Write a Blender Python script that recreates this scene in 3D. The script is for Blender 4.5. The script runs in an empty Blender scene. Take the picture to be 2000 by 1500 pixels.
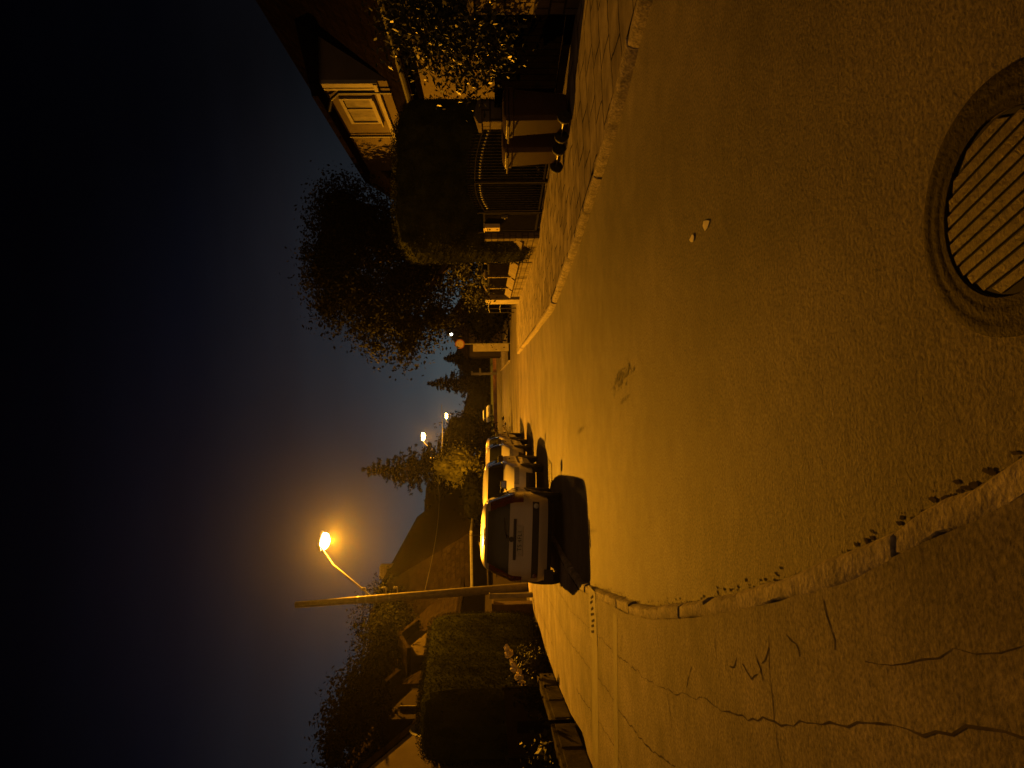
import bpy, math, random
import numpy as np
from mathutils import Vector, Matrix, Euler
R = math.radians
random.seed(7)
rng = np.random.default_rng(7)
S = bpy.context.scene
C = S.collection

# ------------------------------------------------------------------ camera
FPX = 1387.0                      # focal length in photo pixels (photo is 2000 wide)
CAM_H = 1.30
PITCH = R(1.78)
ROLL = R(1.0)
F = Vector((0, math.cos(PITCH), -math.sin(PITCH)))
U = Vector((0, math.sin(PITCH), math.cos(PITCH)))
Rt = Vector((1, 0, 0))
U2 = U*math.cos(ROLL) + Rt*math.sin(ROLL)
R2 = Rt*math.cos(ROLL) - U*math.sin(ROLL)
cam_d = bpy.data.cameras.new('camera')
cam_d.sensor_fit = 'HORIZONTAL'
cam_d.sensor_width = 36.0
cam_d.lens = 36.0*FPX/2000.0
cam_d.clip_start = 0.05
cam_d.clip_end = 2000
cam = bpy.data.objects.new('camera', cam_d)
C.objects.link(cam)
# the phone was held on its side: picture right is down, picture up is to the right
m = Matrix((-U2, R2, -F)).transposed().to_4x4()
m.translation = Vector((0, 0, CAM_H))
cam.matrix_world = m
S.camera = cam

def ray(x, y):
    return F*FPX + R2*(750-y) - U2*(x-1000)
def P(x, y, d):
    "point at distance d (along the street) seen at photo pixel x, y"
    v = ray(x, y)
    return Vector((0, 0, CAM_H)) + v*(d/v.y)
def G(x, y, z=0.0):
    v = ray(x, y)
    return Vector((0, 0, CAM_H)) + v*((z-CAM_H)/v.z)

# ------------------------------------------------------------------ world: night sky
W = bpy.data.worlds.new('World'); S.world = W
W.use_nodes = True
nt = W.node_tree; nt.nodes.clear()
FILL_GLOW = .13  # strength of the fill glow added behind the viewer
def N(nt, t, **kw):
    n = nt.nodes.new(t)
    for k, v in kw.items():
        if k in n.inputs: n.inputs[k].default_value = v
        else: setattr(n, k, v)
    return n
tc = N(nt, 'ShaderNodeTexCoord')
sep = N(nt, 'ShaderNodeSeparateXYZ')
nt.links.new(tc.outputs['Generated'], sep.inputs[0])
ramp = N(nt, 'ShaderNodeValToRGB')
cr = ramp.color_ramp
cr.elements[0].position = 0.0; cr.elements[0].color = (.060, .068, .075, 1)
cr.elements[1].position = 1.0; cr.elements[1].color = (.0003, .0004, .0013, 1)
for p, c in ((.05, (.045, .062, .070, 1)), (.10, (.027, .038, .047, 1)), (.17, (.0155, .0200, .0265, 1)), (.27, (.0098, .0102, .0142, 1)), (.38, (.0030, .0038, .0078, 1)), (.52, (.0009, .0013, .0036, 1))):
    e = cr.elements.new(p); e.color = c
nt.links.new(sep.outputs['Z'], ramp.inputs['Fac'])
# the town glow lies low down the street, the sky to the right is darker and bluer
dot = N(nt, 'ShaderNodeVectorMath', operation='DOT_PRODUCT')
dot.inputs[1].default_value = Vector((-.16, 1, .05)).normalized()
nt.links.new(tc.outputs['Generated'], dot.inputs[0])
mr = N(nt, 'ShaderNodeMapRange')
mr.interpolation_type = 'SMOOTHSTEP'
for k, v in (('From Min', .80), ('From Max', .995), ('To Min', .22), ('To Max', 1.0)): mr.inputs[k].default_value = v
nt.links.new(dot.outputs['Value'], mr.inputs['Value'])
# thin cloud streaks
mp = N(nt, 'ShaderNodeMapping'); mp.inputs['Scale'].default_value = (1.6, 1.6, 9)
nt.links.new(tc.outputs['Generated'], mp.inputs[0])
nz = N(nt, 'ShaderNodeTexNoise', Scale=3.0, Detail=5.0)
nt.links.new(mp.outputs[0], nz.inputs['Vector'])
mc = N(nt, 'ShaderNodeMapRange')
for k, v in (('From Min', .3), ('From Max', .7), ('To Min', .76), ('To Max', .90)): mc.inputs[k].default_value = v
nt.links.new(nz.outputs['Fac'], mc.inputs['Value'])
mul = N(nt, 'ShaderNodeMath', operation='MULTIPLY')
nt.links.new(mr.outputs[0], mul.inputs[0]); nt.links.new(mc.outputs[0], mul.inputs[1])
bg = N(nt, 'ShaderNodeBackground')
nt.links.new(ramp.outputs['Color'], bg.inputs['Color'])
nt.links.new(mul.outputs[0], bg.inputs['Strength'])
# a last trace of dusk from the sky model, with the sun well under the horizon
sky = N(nt, 'ShaderNodeTexSky'); sky.sky_type = 'NISHITA'; sky.sun_disc = False
sky.sun_elevation = R(-5); sky.sun_rotation = R(200)
bg2 = N(nt, 'ShaderNodeBackground', Strength=0.004)
nt.links.new(sky.outputs[0], bg2.inputs['Color'])
ad = N(nt, 'ShaderNodeAddShader')
nt.links.new(bg.outputs[0], ad.inputs[0]); nt.links.new(bg2.outputs[0], ad.inputs[1])
# added fill: orange glow in the unseen sky behind the viewer lifts shadows
dot2 = N(nt, 'ShaderNodeVectorMath', operation='DOT_PRODUCT'); dot2.inputs[1].default_value = Vector((.15, -1, .42)).normalized()
nt.links.new(tc.outputs['Generated'], dot2.inputs[0])
mg = N(nt, 'ShaderNodeMapRange'); mg.interpolation_type = 'SMOOTHSTEP'
for k, v in (('From Min', .35), ('From Max', 1.0), ('To Min', 0.0), ('To Max', FILL_GLOW)): mg.inputs[k].default_value = v
nt.links.new(dot2.outputs['Value'], mg.inputs['Value'])
bg3 = N(nt, 'ShaderNodeBackground'); bg3.inputs['Color'].default_value = (1.0, .48, .15, 1)
nt.links.new(mg.outputs[0], bg3.inputs['Strength'])
ad2 = N(nt, 'ShaderNodeAddShader'); nt.links.new(ad.outputs[0], ad2.inputs[0]); nt.links.new(bg3.outputs[0], ad2.inputs[1])
wo = N(nt, 'ShaderNodeOutputWorld')
nt.links.new(ad2.outputs[0], wo.inputs['Surface'])

# ------------------------------------------------------------------ exposure and render
S.view_settings.view_transform = 'Standard'
S.view_settings.look = 'None'
S.view_settings.exposure = 0.36
S.view_settings.gamma = 1.0
S.cycles.max_bounces = 6
S.cycles.volume_bounces = 0
S.cycles.sample_clamp_indirect = 3.0
S.cycles.use_denoising = True
LAMP_POWER = 20000.0
SODIUM = (1.0, .370, .010)
HAZE_DENSITY = .0002

# ------------------------------------------------------------------ helpers
def tag(o, label=None, cat=None, group=None, kind=None):
    if label: o['label'] = label
    if cat: o['category'] = cat
    if group: o['group'] = group
    if kind: o['kind'] = kind
    return o
def empty(name, loc=(0, 0, 0), rz=0.0, label=None, cat=None, group=None):
    o = bpy.data.objects.new(name, None); C.objects.link(o)
    o.location = loc; o.rotation_euler = (0, 0, rz); o.empty_display_size = .2
    return tag(o, label, cat, group)
def copy_tree(o, parent=None):
    c = o.copy(); C.objects.link(c)
    if parent: c.parent = parent
    for ch in o.children: copy_tree(ch, c)
    return c

class MB:
    def __init__(s): s.v = []; s.f = []
    def add(s, vs, fs):
        b = len(s.v); s.v += [tuple(v) for v in vs]; s.f += [tuple(i+b for i in f) for f in fs]; return s
    def obox(s, c, ax, ay, az):
        c, ax, ay, az = map(Vector, (c, ax, ay, az))
        vs = [c+ax*i+ay*j+az*k for k in (-1, 1) for j in (-1, 1) for i in (-1, 1)]
        fs = [(0, 2, 3, 1), (4, 5, 7, 6), (0, 1, 5, 4), (2, 6, 7, 3), (0, 4, 6, 2), (1, 3, 7, 5)]
        return s.add(vs, fs)
    def box(s, c, size, rz=0.0):
        co, si = math.cos(rz), math.sin(rz)
        return s.obox(c, (size[0]/2*co, size[0]/2*si, 0), (-size[1]/2*si, size[1]/2*co, 0), (0, 0, size[2]/2))
    def beam(s, a, b, w, h, up=(0, 0, 1)):
        a, b = Vector(a), Vector(b); d = (b-a); u = Vector(up)
        sd = d.cross(u)
        if sd.length < 1e-6: sd = d.cross(Vector((1, 0, 0)))
        sd.normalize(); u = sd.cross(d).normalized()
        return s.obox((a+b)/2, d/2, sd*w/2, u*h/2)
    def tube(s, pts, rad, n=10, caps=True):
        pts = [Vector(p) for p in pts]
        if not hasattr(rad, '__len__'): rad = [rad]*len(pts)
        vs, fs = [], []
        prev = None
        for i, p in enumerate(pts):
            t = (pts[min(i+1, len(pts)-1)]-pts[max(i-1, 0)]).normalized()
            if prev is None:
                a = t.orthogonal().normalized()
            else:
                a = (prev - t*prev.dot(t)).normalized()
            prev = a; b = t.cross(a)
            for k in range(n):
                th = 2*math.pi*k/n
                vs.append(p+(a*math.cos(th)+b*math.sin(th))*rad[i])
        for i in range(len(pts)-1):
            for k in range(n):
                k2 = (k+1) % n
                fs.append((i*n+k, i*n+k2, (i+1)*n+k2, (i+1)*n+k))
        if caps:
            fs.append(tuple(range(n))[::-1]); fs.append(tuple((len(pts)-1)*n+k for k in range(n)))
        return s.add(vs, fs)
    def lathe(s, prof, c=(0, 0, 0), axis='z', n=24):
        vs, fs = [], []
        c = Vector(c)
        for r, h in prof:
            for k in range(n):
                th = 2*math.pi*k/n
                x, y = r*math.cos(th), r*math.sin(th)
                vs.append(c+(Vector((x, y, h)) if axis == 'z' else Vector((h, x, y)) if axis == 'x' else Vector((x, h, y))))
        for i in range(len(prof)-1):
            for k in range(n):
                k2 = (k+1) % n
                fs.append((i*n+k, i*n+k2, (i+1)*n+k2, (i+1)*n+k))
        fs.append(tuple(range(n))[::-1]); fs.append(tuple((len(prof)-1)*n+k for k in range(n)))
        return s.add(vs, fs)
    def prism(s, poly, d):
        poly = [Vector(p) for p in poly]; d = Vector(d); n = len(poly)
        vs = poly+[p+d for p in poly]
        fs = [tuple(range(n))[::-1], tuple(range(n, 2*n))]+[(i, (i+1) % n, (i+1) % n+n, i+n) for i in range(n)]
        return s.add(vs, fs)
    def build(s, name, mat, parent=None, smooth=False, bevel=0.0, label=None, angle=35):
        me = bpy.data.meshes.new(name)
        me.from_pydata(s.v, [], s.f); me.validate(); me.update()
        if mat: me.materials.append(mat)
        if smooth:
            me.shade_smooth(); me.set_sharp_from_angle(angle=R(angle))
        o = bpy.data.objects.new(name, me); C.objects.link(o)
        if parent: o.parent = parent
        if bevel:
            b = o.modifiers.new('bevel', 'BEVEL'); b.width = bevel; b.segments = 2; b.limit_method = 'ANGLE'; b.angle_limit = R(40)
        if label: o['label'] = label
        return o

# ------------------------------------------------------------------ materials
def mat(name, c, r=.8, var=.3, scale=4.0, bump=0.0, bscale=60.0, metal=0.0, spec=.5, c2=None, fine=0.0, fscale=90.0, coat=0.0, dirt=0.0, trans=0.0):
    M = bpy.data.materials.new(name); M.use_nodes = True
    t = M.node_tree; b = t.nodes['Principled BSDF']
    b.inputs['Roughness'].default_value = r
    b.inputs['Metallic'].default_value = metal
    b.inputs['Specular IOR Level'].default_value = spec
    if coat: b.inputs['Coat Weight'].default_value = coat; b.inputs['Coat Roughness'].default_value = .08
    co = N(t, 'ShaderNodeTexCoord')
    n = N(t, 'ShaderNodeTexNoise', Scale=scale, Detail=6.0, Roughness=.6)
    t.links.new(co.outputs['Object'], n.inputs['Vector'])
    mx = N(t, 'ShaderNodeMix', data_type='RGBA')
    c2 = c2 or tuple(x*(1-var) for x in c)
    hi = tuple(min(1, x*(1+var)) for x in c)
    mx.inputs['A'].default_value = (*c2, 1); mx.inputs['B'].default_value = (*hi, 1)
    st = N(t, 'ShaderNodeMapRange')
    for k, v in (('From Min', .32), ('From Max', .68)): st.inputs[k].default_value = v
    t.links.new(n.outputs['Fac'], st.inputs['Value'])
    t.links.new(st.outputs[0], mx.inputs['Factor'])
    col = mx.outputs['Result']
    if fine:
        n2 = N(t, 'ShaderNodeTexNoise', Scale=fscale, Detail=3.0)
        t.links.new(co.outputs['Object'], n2.inputs['Vector'])
        m2 = N(t, 'ShaderNodeMapRange')
        for k, v in (('From Min', .3), ('From Max', .7), ('To Min', 1-fine), ('To Max', 1+fine)): m2.inputs[k].default_value = v
        t.links.new(n2.outputs['Fac'], m2.inputs['Value'])
        vm = N(t, 'ShaderNodeVectorMath', operation='SCALE')
        t.links.new(col, vm.inputs[0]); t.links.new(m2.outputs[0], vm.inputs['Scale'])
        col = vm.outputs[0]
    t.links.new(col, b.inputs['Base Color'])
    if bump:
        n3 = N(t, 'ShaderNodeTexNoise', Scale=bscale, Detail=5.0, Roughness=.65)
        t.links.new(co.outputs['Object'], n3.inputs['Vector'])
        bp = N(t, 'ShaderNodeBump', Strength=bump, Distance=.02)
        t.links.new(n3.outputs['Fac'], bp.inputs['Height'])
        t.links.new(bp.outputs[0], b.inputs['Normal'])
    return M

def brick_mat(name, c, mortar, w, h, ms=.012, axis='xz', bump=.6, var=.25, offset=.5, r=.85, rot=0.0, warp=0.0):
    M = mat(name, c, r, var, 3.0, spec=0)
    t = M.node_tree; b = t.nodes['Principled BSDF']
    co = N(t, 'ShaderNodeTexCoord')
    sp = N(t, 'ShaderNodeSeparateXYZ'); cb = N(t, 'ShaderNodeCombineXYZ')
    mp = N(t, 'ShaderNodeMapping'); mp.inputs['Rotation'].default_value = (0, 0, rot)
    t.links.new(co.outputs['Object'], mp.inputs[0])
    src = mp.outputs[0]
    if warp:
        nn = N(t, 'ShaderNodeTexNoise', Scale=1.3, Detail=4.0)
        t.links.new(mp.outputs[0], nn.inputs['Vector'])
        va = N(t, 'ShaderNodeVectorMath', operation='MULTIPLY_ADD')
        va.inputs[1].default_value = (warp, warp, 0)
        t.links.new(nn.outputs['Color'], va.inputs[0]); t.links.new(src, va.inputs[2])
        src = va.outputs[0]
    t.links.new(src, sp.inputs[0])
    if axis[0] == 's':
        sm_ = N(t, 'ShaderNodeMath', operation='ADD'); t.links.new(sp.outputs[0], sm_.inputs[0]); t.links.new(sp.outputs[1], sm_.inputs[1])
        t.links.new(sm_.outputs[0], cb.inputs[0])
    else:
        t.links.new(sp.outputs['XYZ'.index(axis[0].upper())], cb.inputs[0])
    t.links.new(sp.outputs['XYZ'.index(axis[1].upper())], cb.inputs[1])
    br = N(t, 'ShaderNodeTexBrick', Scale=1.0)
    br.inputs['Brick Width'].default_value = w; br.inputs['Row Height'].default_value = h
    br.inputs['Mortar Size'].default_value = ms; br.inputs['Mortar Smooth'].default_value = .3
    br.offset = offset
    br.inputs['Color1'].default_value = (1.0, 1.0, 1.0, 1); br.inputs['Color2'].default_value = (.72, .72, .72, 1)
    br.inputs['Mortar'].default_value = (*[x/max(1e-3, y) for x, y in zip(mortar, c)], 1)
    t.links.new(cb.outputs[0], br.inputs['Vector'])
    old = b.inputs['Base Color'].links[0].from_socket
    mm = N(t, 'ShaderNodeMix', data_type='RGBA', blend_type='MULTIPLY'); mm.inputs['Factor'].default_value = 1
    t.links.new(old, mm.inputs['A']); t.links.new(br.outputs['Color'], mm.inputs['B'])
    t.links.new(mm.outputs['Result'], b.inputs['Base Color'])
    bp = N(t, 'ShaderNodeBump', Strength=bump, Distance=.015); bp.invert = True
    t.links.new(br.outputs['Fac'], bp.inputs['Height'])
    n3 = N(t, 'ShaderNodeTexNoise', Scale=35.0, Detail=5.0)
    t.links.new(co.outputs['Object'], n3.inputs['Vector'])
    bp2 = N(t, 'ShaderNodeBump', Strength=.5, Distance=.01)
    t.links.new(n3.outputs['Fac'], bp2.inputs['Height']); t.links.new(bp.outputs[0], bp2.inputs['Normal'])
    t.links.new(bp2.outputs[0], b.inputs['Normal'])
    return M

def asphalt(name, c, r, bump, bscale, dist, patch, spec=.15):
    M = mat(name, c, r, .18, .55, spec=spec, fine=.5, fscale=bscale*1.0)
    t = M.node_tree; b = t.nodes['Principled BSDF']
    co = N(t, 'ShaderNodeTexCoord')
    n = N(t, 'ShaderNodeTexNoise', Scale=bscale, Detail=6.0, Roughness=.7)
    t.links.new(co.outputs['Object'], n.inputs['Vector'])
    bp = N(t, 'ShaderNodeBump', Strength=bump, Distance=dist)
    t.links.new(n.outputs['Fac'], bp.inputs['Height'])
    n2 = N(t, 'ShaderNodeTexNoise', Scale=bscale*.18, Detail=4.0, Roughness=.6)
    t.links.new(co.outputs['Object'], n2.inputs['Vector'])
    bp2 = N(t, 'ShaderNodeBump', Strength=.25, Distance=dist*3)
    t.links.new(n2.outputs['Fac'], bp2.inputs['Height']); t.links.new(bp.outputs[0], bp2.inputs['Normal'])
    t.links.new(bp2.outputs[0], b.inputs['Normal'])
    # worn, stained patches
    n4 = N(t, 'ShaderNodeTexNoise', Scale=patch, Detail=7.0, Roughness=.62)
    t.links.new(co.outputs['Object'], n4.inputs['Vector'])
    m4 = N(t, 'ShaderNodeMapRange')
    for k, v in (('From Min', .34), ('From Max', .64), ('To Min', .54), ('To Max', 1.12)): m4.inputs[k].default_value = v
    t.links.new(n4.outputs['Fac'], m4.inputs['Value'])
    old = b.inputs['Base Color'].links[0].from_socket
    n5 = N(t, 'ShaderNodeTexNoise', Scale=patch*5, Detail=8.0, Roughness=.7)
    t.links.new(co.outputs['Object'], n5.inputs['Vector'])
    m5 = N(t, 'ShaderNodeMapRange')
    for k, v in (('From Min', .3), ('From Max', .6), ('To Min', .78), ('To Max', 1.08)): m5.inputs[k].default_value = v
    t.links.new(n5.outputs['Fac'], m5.inputs['Value'])
    mm = N(t, 'ShaderNodeMath', operation='MULTIPLY'); t.links.new(m4.outputs[0], mm.inputs[0]); t.links.new(m5.outputs[0], mm.inputs[1])
    vm = N(t, 'ShaderNodeVectorMath', operation='SCALE')
    t.links.new(old, vm.inputs[0]); t.links.new(mm.outputs[0], vm.inputs['Scale'])
    t.links.new(vm.outputs[0], b.inputs['Base Color'])
    return M

def emit(name, c, s):
    M = bpy.data.materials.new(name); M.use_nodes = True
    b = M.node_tree.nodes['Principled BSDF']
    b.inputs['Base Color'].default_value = (.8, .8, .8, 1)
    b.inputs['Emission Color'].default_value = (*c, 1); b.inputs['Emission Strength'].default_value = s
    return M

def leafmat(name, c, r=.5, var=.45, scale=2.5, spec=.5):
    M = mat(name, c, r, var, scale, spec=spec)
    b = M.node_tree.nodes['Principled BSDF']
    return M

M_ASPH = asphalt('road_asphalt', (.155, .134, .120), .78, .8, 62, .014, .5, .38)
M_PAVE = asphalt('pavement_asphalt', (.185, .158, .14), .85, .4, 60, .008, 1.1)
M_SLAB = brick_mat('pavement_slabs', (.27, .24, .205), (.05, .045, .038), .66, .5, .016, axis='xy', bump=.7, var=.35, rot=R(-13), warp=.32)
M_KERB = mat('kerb_stone', (.27, .235, .20), .85, .4, 9, bump=.5, bscale=40, spec=.2, fine=.4, fscale=45)
M_SOIL = mat('soil', (.045, .04, .028), .95, .4, 2, bump=1, bscale=12, spec=0)
M_GUTTER = mat('gutter_grit', (.065, .056, .047), .95, .4, 20, spec=0)
M_CRACK = mat('crack_dirt', (.085, .073, .062), .95, .3, 9, spec=0)
M_IRON = mat('cast_iron', (.034, .028, .022), .7, .35, 8, bump=.5, bscale=60, spec=.1)
M_IRONBAR = mat('worn_iron', (.115, .09, .066), .5, .35, 14, bump=.5, bscale=70, spec=.2)
M_DARKHOLE = mat('slot_black', (.008, .007, .006), .9, .3, 10)  # near-black colour for grooves, slots and the mailbox lock
M_BLACKMET = mat('black_painted_metal', (.025, .024, .022), .6, .3, 12, spec=0, bump=.15, bscale=90)
M_GREYMET = mat('grey_galvanised_metal', (.16, .155, .15), .5, .25, 10, metal=.5, bump=.1)
M_CONC = mat('concrete', (.24, .22, .19), .88, .25, 3, bump=.5, bscale=30, fine=.15, spec=0)
M_OLDCONC = mat('old_mossy_concrete', (.075, .068, .05), .92, .45, 2.5, bump=.6, bscale=24, fine=.2, spec=0)
M_BLOCK = brick_mat('split_stone_blocks', (.20, .175, .135), (.06, .052, .04), .30, .19, .014, axis='sz', bump=1.0, var=.3)
M_PLINTH = brick_mat('plinth_blocks', (.17, .15, .115), (.07, .06, .05), .38, .14, .012, axis='sz', bump=.9, var=.3)
M_COPING = mat('coping_slab', (.16, .14, .115), .85, .2, 4, bump=.5, bscale=30, spec=0)
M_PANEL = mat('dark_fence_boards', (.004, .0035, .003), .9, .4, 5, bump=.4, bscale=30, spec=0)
M_BINBRN = mat('brown_plastic', (.042, .025, .014), .45, .15, 6, bump=.2, bscale=70)
M_BINDK = mat('dark_brown_plastic', (.068, .042, .023), .45, .15, 6, bump=.2, bscale=70)
M_RUBBER = mat('rubber', (.018, .018, .018), .75, .2, 20)
M_STEEL = mat('steel_rim', (.35, .35, .35), .35, .2, 10, metal=.9)
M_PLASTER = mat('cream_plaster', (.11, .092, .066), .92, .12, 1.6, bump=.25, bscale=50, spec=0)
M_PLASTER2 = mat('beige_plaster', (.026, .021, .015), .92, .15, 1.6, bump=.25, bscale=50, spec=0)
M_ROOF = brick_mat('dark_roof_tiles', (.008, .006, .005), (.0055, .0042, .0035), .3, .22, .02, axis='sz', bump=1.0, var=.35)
M_ROOFY = brick_mat('dark_roof_tiles_facing', (.008, .006, .005), (.0055, .0042, .0035), .3, .22, .02, axis='xz', bump=1.0, var=.35)
M_TRIM = mat('white_painted_wood', (.21, .19, .155), .6, .12, 5, bump=.1)
M_GLASSDK = mat('window_glass', (.03, .032, .035), .08, .2, 2)
M_CURT = mat('pale_curtain', (.32, .30, .27), .9, .25, 6)
M_BARK = mat('bark', (.06, .045, .03), .95, .4, 6, bump=1, bscale=18)
M_WOODPOLE = mat('pole_concrete', (.13, .115, .09), .85, .25, 5, bump=.5, bscale=24, spec=0)
M_LEAF_T = leafmat('tree_leaf', (.015, .0155, .0055), .75, .35, 1.2, spec=0)
M_LEAF_B = leafmat('laurel_leaf', (.034, .040, .017), .42, .45, 3, spec=.35)
M_LEAF_S = leafmat('small_shrub_leaf', (.024, .025, .008), .7, .4, 4, spec=.2)
M_LEAF_Y = leafmat('yellow_green_leaf', (.14, .14, .02), .6, .4, 1.5)
M_THUJA = leafmat('thuja_foliage', (.052, .056, .013), .8, .5, 2.5, spec=0)
M_YEW = leafmat('yew_foliage', (.030, .034, .007), .85, .5, 1.2, spec=0)
M_THUJA_CORE = mat('thuja_inside', (.02, .024, .008), .95, .4, 5, spec=0)
M_SPRUCE = leafmat('spruce_needles', (.007, .008, .004), .85, .5, 2, spec=0)
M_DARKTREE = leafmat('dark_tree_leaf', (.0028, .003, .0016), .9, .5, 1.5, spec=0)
M_PETAL = mat('cream_petals', (.75, .66, .40), .7, .2, 8)
M_PAPER = mat('litter_paper', (.75, .70, .52), .8, .1, 6)
M_RED = mat('red_lamp_plastic', (.09, .008, .006), .2, .2, 12, coat=.5)
M_PLATE = mat('plate_white', (.42, .40, .36), .5, .1, 8)
M_INK = mat('plate_black', (.02, .02, .02), .6, .1, 8)
M_CHROME = mat('chrome', (.6, .6, .6), .12, .1, 8, metal=1)
M_CARGLASS = mat('car_glass', (.012, .013, .013), .04, .2, 2, spec=.6)
M_BLKPLAST = mat('black_plastic', (.016, .015, .014), .55, .2, 20)
M_LENS = mat('headlamp_lens', (.38, .38, .36), .08, .2, 20, coat=.6)
M_CAR_SIL = mat('bronze_silver_paint', (.43, .37, .29), .36, .06, 2, coat=.8, metal=.0)
M_CAR_WHT = mat('white_paint', (.66, .64, .58), .32, .06, 2, coat=.7)
M_CAR_GRY = mat('light_grey_paint', (.42, .40, .36), .32, .06, 2, coat=.7)
M_CAR_DRK = mat('beige_paint', (.34, .31, .25), .32, .06, 2, coat=.7)
M_ORANGEWALL = mat('orange_brick_wall', (.50, .26, .14), .9, .3, 2, bump=.6, bscale=20)
M_LAWN = mat('lawn', (.05, .065, .02), .95, .45, 3, bump=1.0, bscale=30)
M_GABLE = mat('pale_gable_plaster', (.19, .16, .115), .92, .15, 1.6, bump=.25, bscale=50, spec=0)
M_SIGN = mat('sign_face', (.26, .20, .15), .5, .1, 8)
M_BOWL = emit('sodium_lamp_bowl', (1.0, .62, .16), 120.0)
M_BOWL_FAR = emit('sodium_lamp_bowl_far', (1.0, .62, .16), 90.0)
M_WHITELAMP = emit('white_porch_lamp', (1.0, .93, .75), 9.0)

# ------------------------------------------------------------------ the setting: ground, road, pavements, kerbs
def resample(pts):
    pts = sorted(((p[1], p[0]) for p in pts))
    ys = np.array([a for a, _ in pts]); xs = np.array([b for _, b in pts])
    return lambda y: float(np.interp(y, ys, xs))
lk_px = [(2000, 922), (1860, 986), (1772, 1036), (1680, 1076), (1580, 1118), (1548, 1132), (1456, 1156), (1392, 1172), (1332, 1181), (1288, 1185), (1240, 1177), (1200, 1160), (1139, 1137)]
lk = [(G(x, y).x, G(x, y).y) for x, y in lk_px]
lk += [(.15, 1.05), (.48, .4), (.8, -.4), (1.3, -2.0), (2.0, -5), (-3.1, 12.8), (-3.38, 18), (-3.5, 25), (-3.6, 40), (-3.7, 60), (-3.7, 92)]
LK = resample(lk)
rk_px = [(1275, 2), (1248, 90), (1224, 190), (1192, 300), (1160, 395), (1128, 490), (1100, 560), (1082, 604), (1052, 645)]
rk = [(G(x, y).x, G(x, y).y) for x, y in rk_px]
rk += [(3.6, 4.2), (4.6, 1.0), (5.6, -5), (1.32, 31), (1.4, 45), (1.5, 92)]
RK = resample(rk)
lo_px = [(1035, 1174), (1055, 1229), (1065, 1268), (1082, 1315), (1094, 1364), (1116, 1396), (1139, 1433), (1148, 1475), (1153, 1500)]
lo = [(G(x, y, .08).x, G(x, y, .08).y) for x, y in lo_px] + [(-4.3, 6), (-3.9, 3), (-3.6, 0), (-3.2, -5), (-6.6, 26), (-6.4, 40), (-6.2, 92)]
LO = resample(lo)
FENCE = [(5.6, 4.6), (4.79, 8.85), (3.87, 13.5), (3.44, 16.2), (3.3, 18.9), (3.3, 21.8), (3.32, 24.5), (3.38, 29.0)]
FX = resample(FENCE + [(7.2, -5), (3.5, 31)])

YS = np.concatenate([np.arange(-5, 14, .25), np.arange(14, 34, .5), np.arange(34, 93, 2.0)])
def strip(name, fl, fr, z, material, y0=-5, y1=92, rows=1):
    b = MB(); ys = [y for y in YS if y0 <= y <= y1]
    for y in ys: b.v += [(fl(y), float(y), z), (fr(y), float(y), z)]
    for i in range(len(ys)-1): b.f.append((2*i, 2*i+1, 2*i+3, 2*i+2))
    return tag(b.build(name, material), kind='structure')
g = MB(); g.add([(-500, -60, -.06), (500, -60, -.06), (500, 900, -.06), (-500, 900, -.06)], [(0, 1, 2, 3)])
tag(g.build('ground', M_SOIL), kind='structure')
strip('road', LK, RK, 0.0, M_ASPH)
s_ = MB(); s_.add([(1.25, 31.2, -.004), (14, 33.5, -.004), (14, 41.5, -.004), (1.3, 45, -.004)], [(0, 1, 2, 3)])
tag(s_.build('side_road', M_ASPH), kind='structure')
strip('pavement_left', LO, lambda y: LK(y)-.10, .08, M_PAVE)
strip('pavement_right', lambda y: RK(y)+.10, lambda y: FX(y)+.35 if y < 31 else RK(y)+2.2, .10, M_SLAB, -5, 31)
strip('pavement_far', lambda y: RK(y)+.13, lambda y: RK(y)+2.2, .10, M_SLAB, 45, 92)

def kerb(name, fn, side, h, y0, y1, wob, w=.11, seglen=.62):
    """a row of worn kerb stones: a jittered strip with joints"""
    b = MB(); y = y0
    while y < y1:
        step = seglen*random.uniform(.85, 1.15) if y < 16 else 1.5
        a, e = y+.005, min(y+step, y1)-.005
        n = 7 if y < 16 else 3
        base = len(b.v)
        lift = random.uniform(-.012, .012); sh = random.uniform(-.012, .012)
        for i in range(n):
            yy = a+(e-a)*i/(n-1)
            x = fn(yy)+sh
            j = lambda s=wob: random.uniform(-s, s)
            end = .8 if i in (0, n-1) else 1
            x0, x1 = x+j(), x-side*w+j()
            for px, pz in ((x0+side*.01, -.05), (x0, (h-.03)*end+lift), (x0-side*.022, h*(.7+.3*end)+lift+j(wob*.5)), (x1+side*.022, h*(.7+.3*end)+lift+j(wob*.5)), (x1, h-.02+lift), (x1, -.05)):
                b.v.append((px, yy, pz))
        for i in range(n-1):
            for k in range(5):
                q = (base+i*6+k, base+i*6+k+1, base+(i+1)*6+k+1, base+(i+1)*6+k)
                b.f.append(q if side < 0 else q[::-1])
        b.f.append(tuple(base+k for k in range(6))); b.f.append(tuple(base+(n-1)*6+k for k in range(6)))
        y += step
    return tag(b.build(name, M_KERB, smooth=True, angle=50), kind='structure')
kerb('kerb_left', LK, 1, .0795, -4, 92, .009, .115)
kerb('kerb_right', RK, -1, .10, -4, 31, .011, .11, 1.0)
kerb('kerb_far', RK, -1, .11, 45, 92, .008, .13, 1.0)

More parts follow.
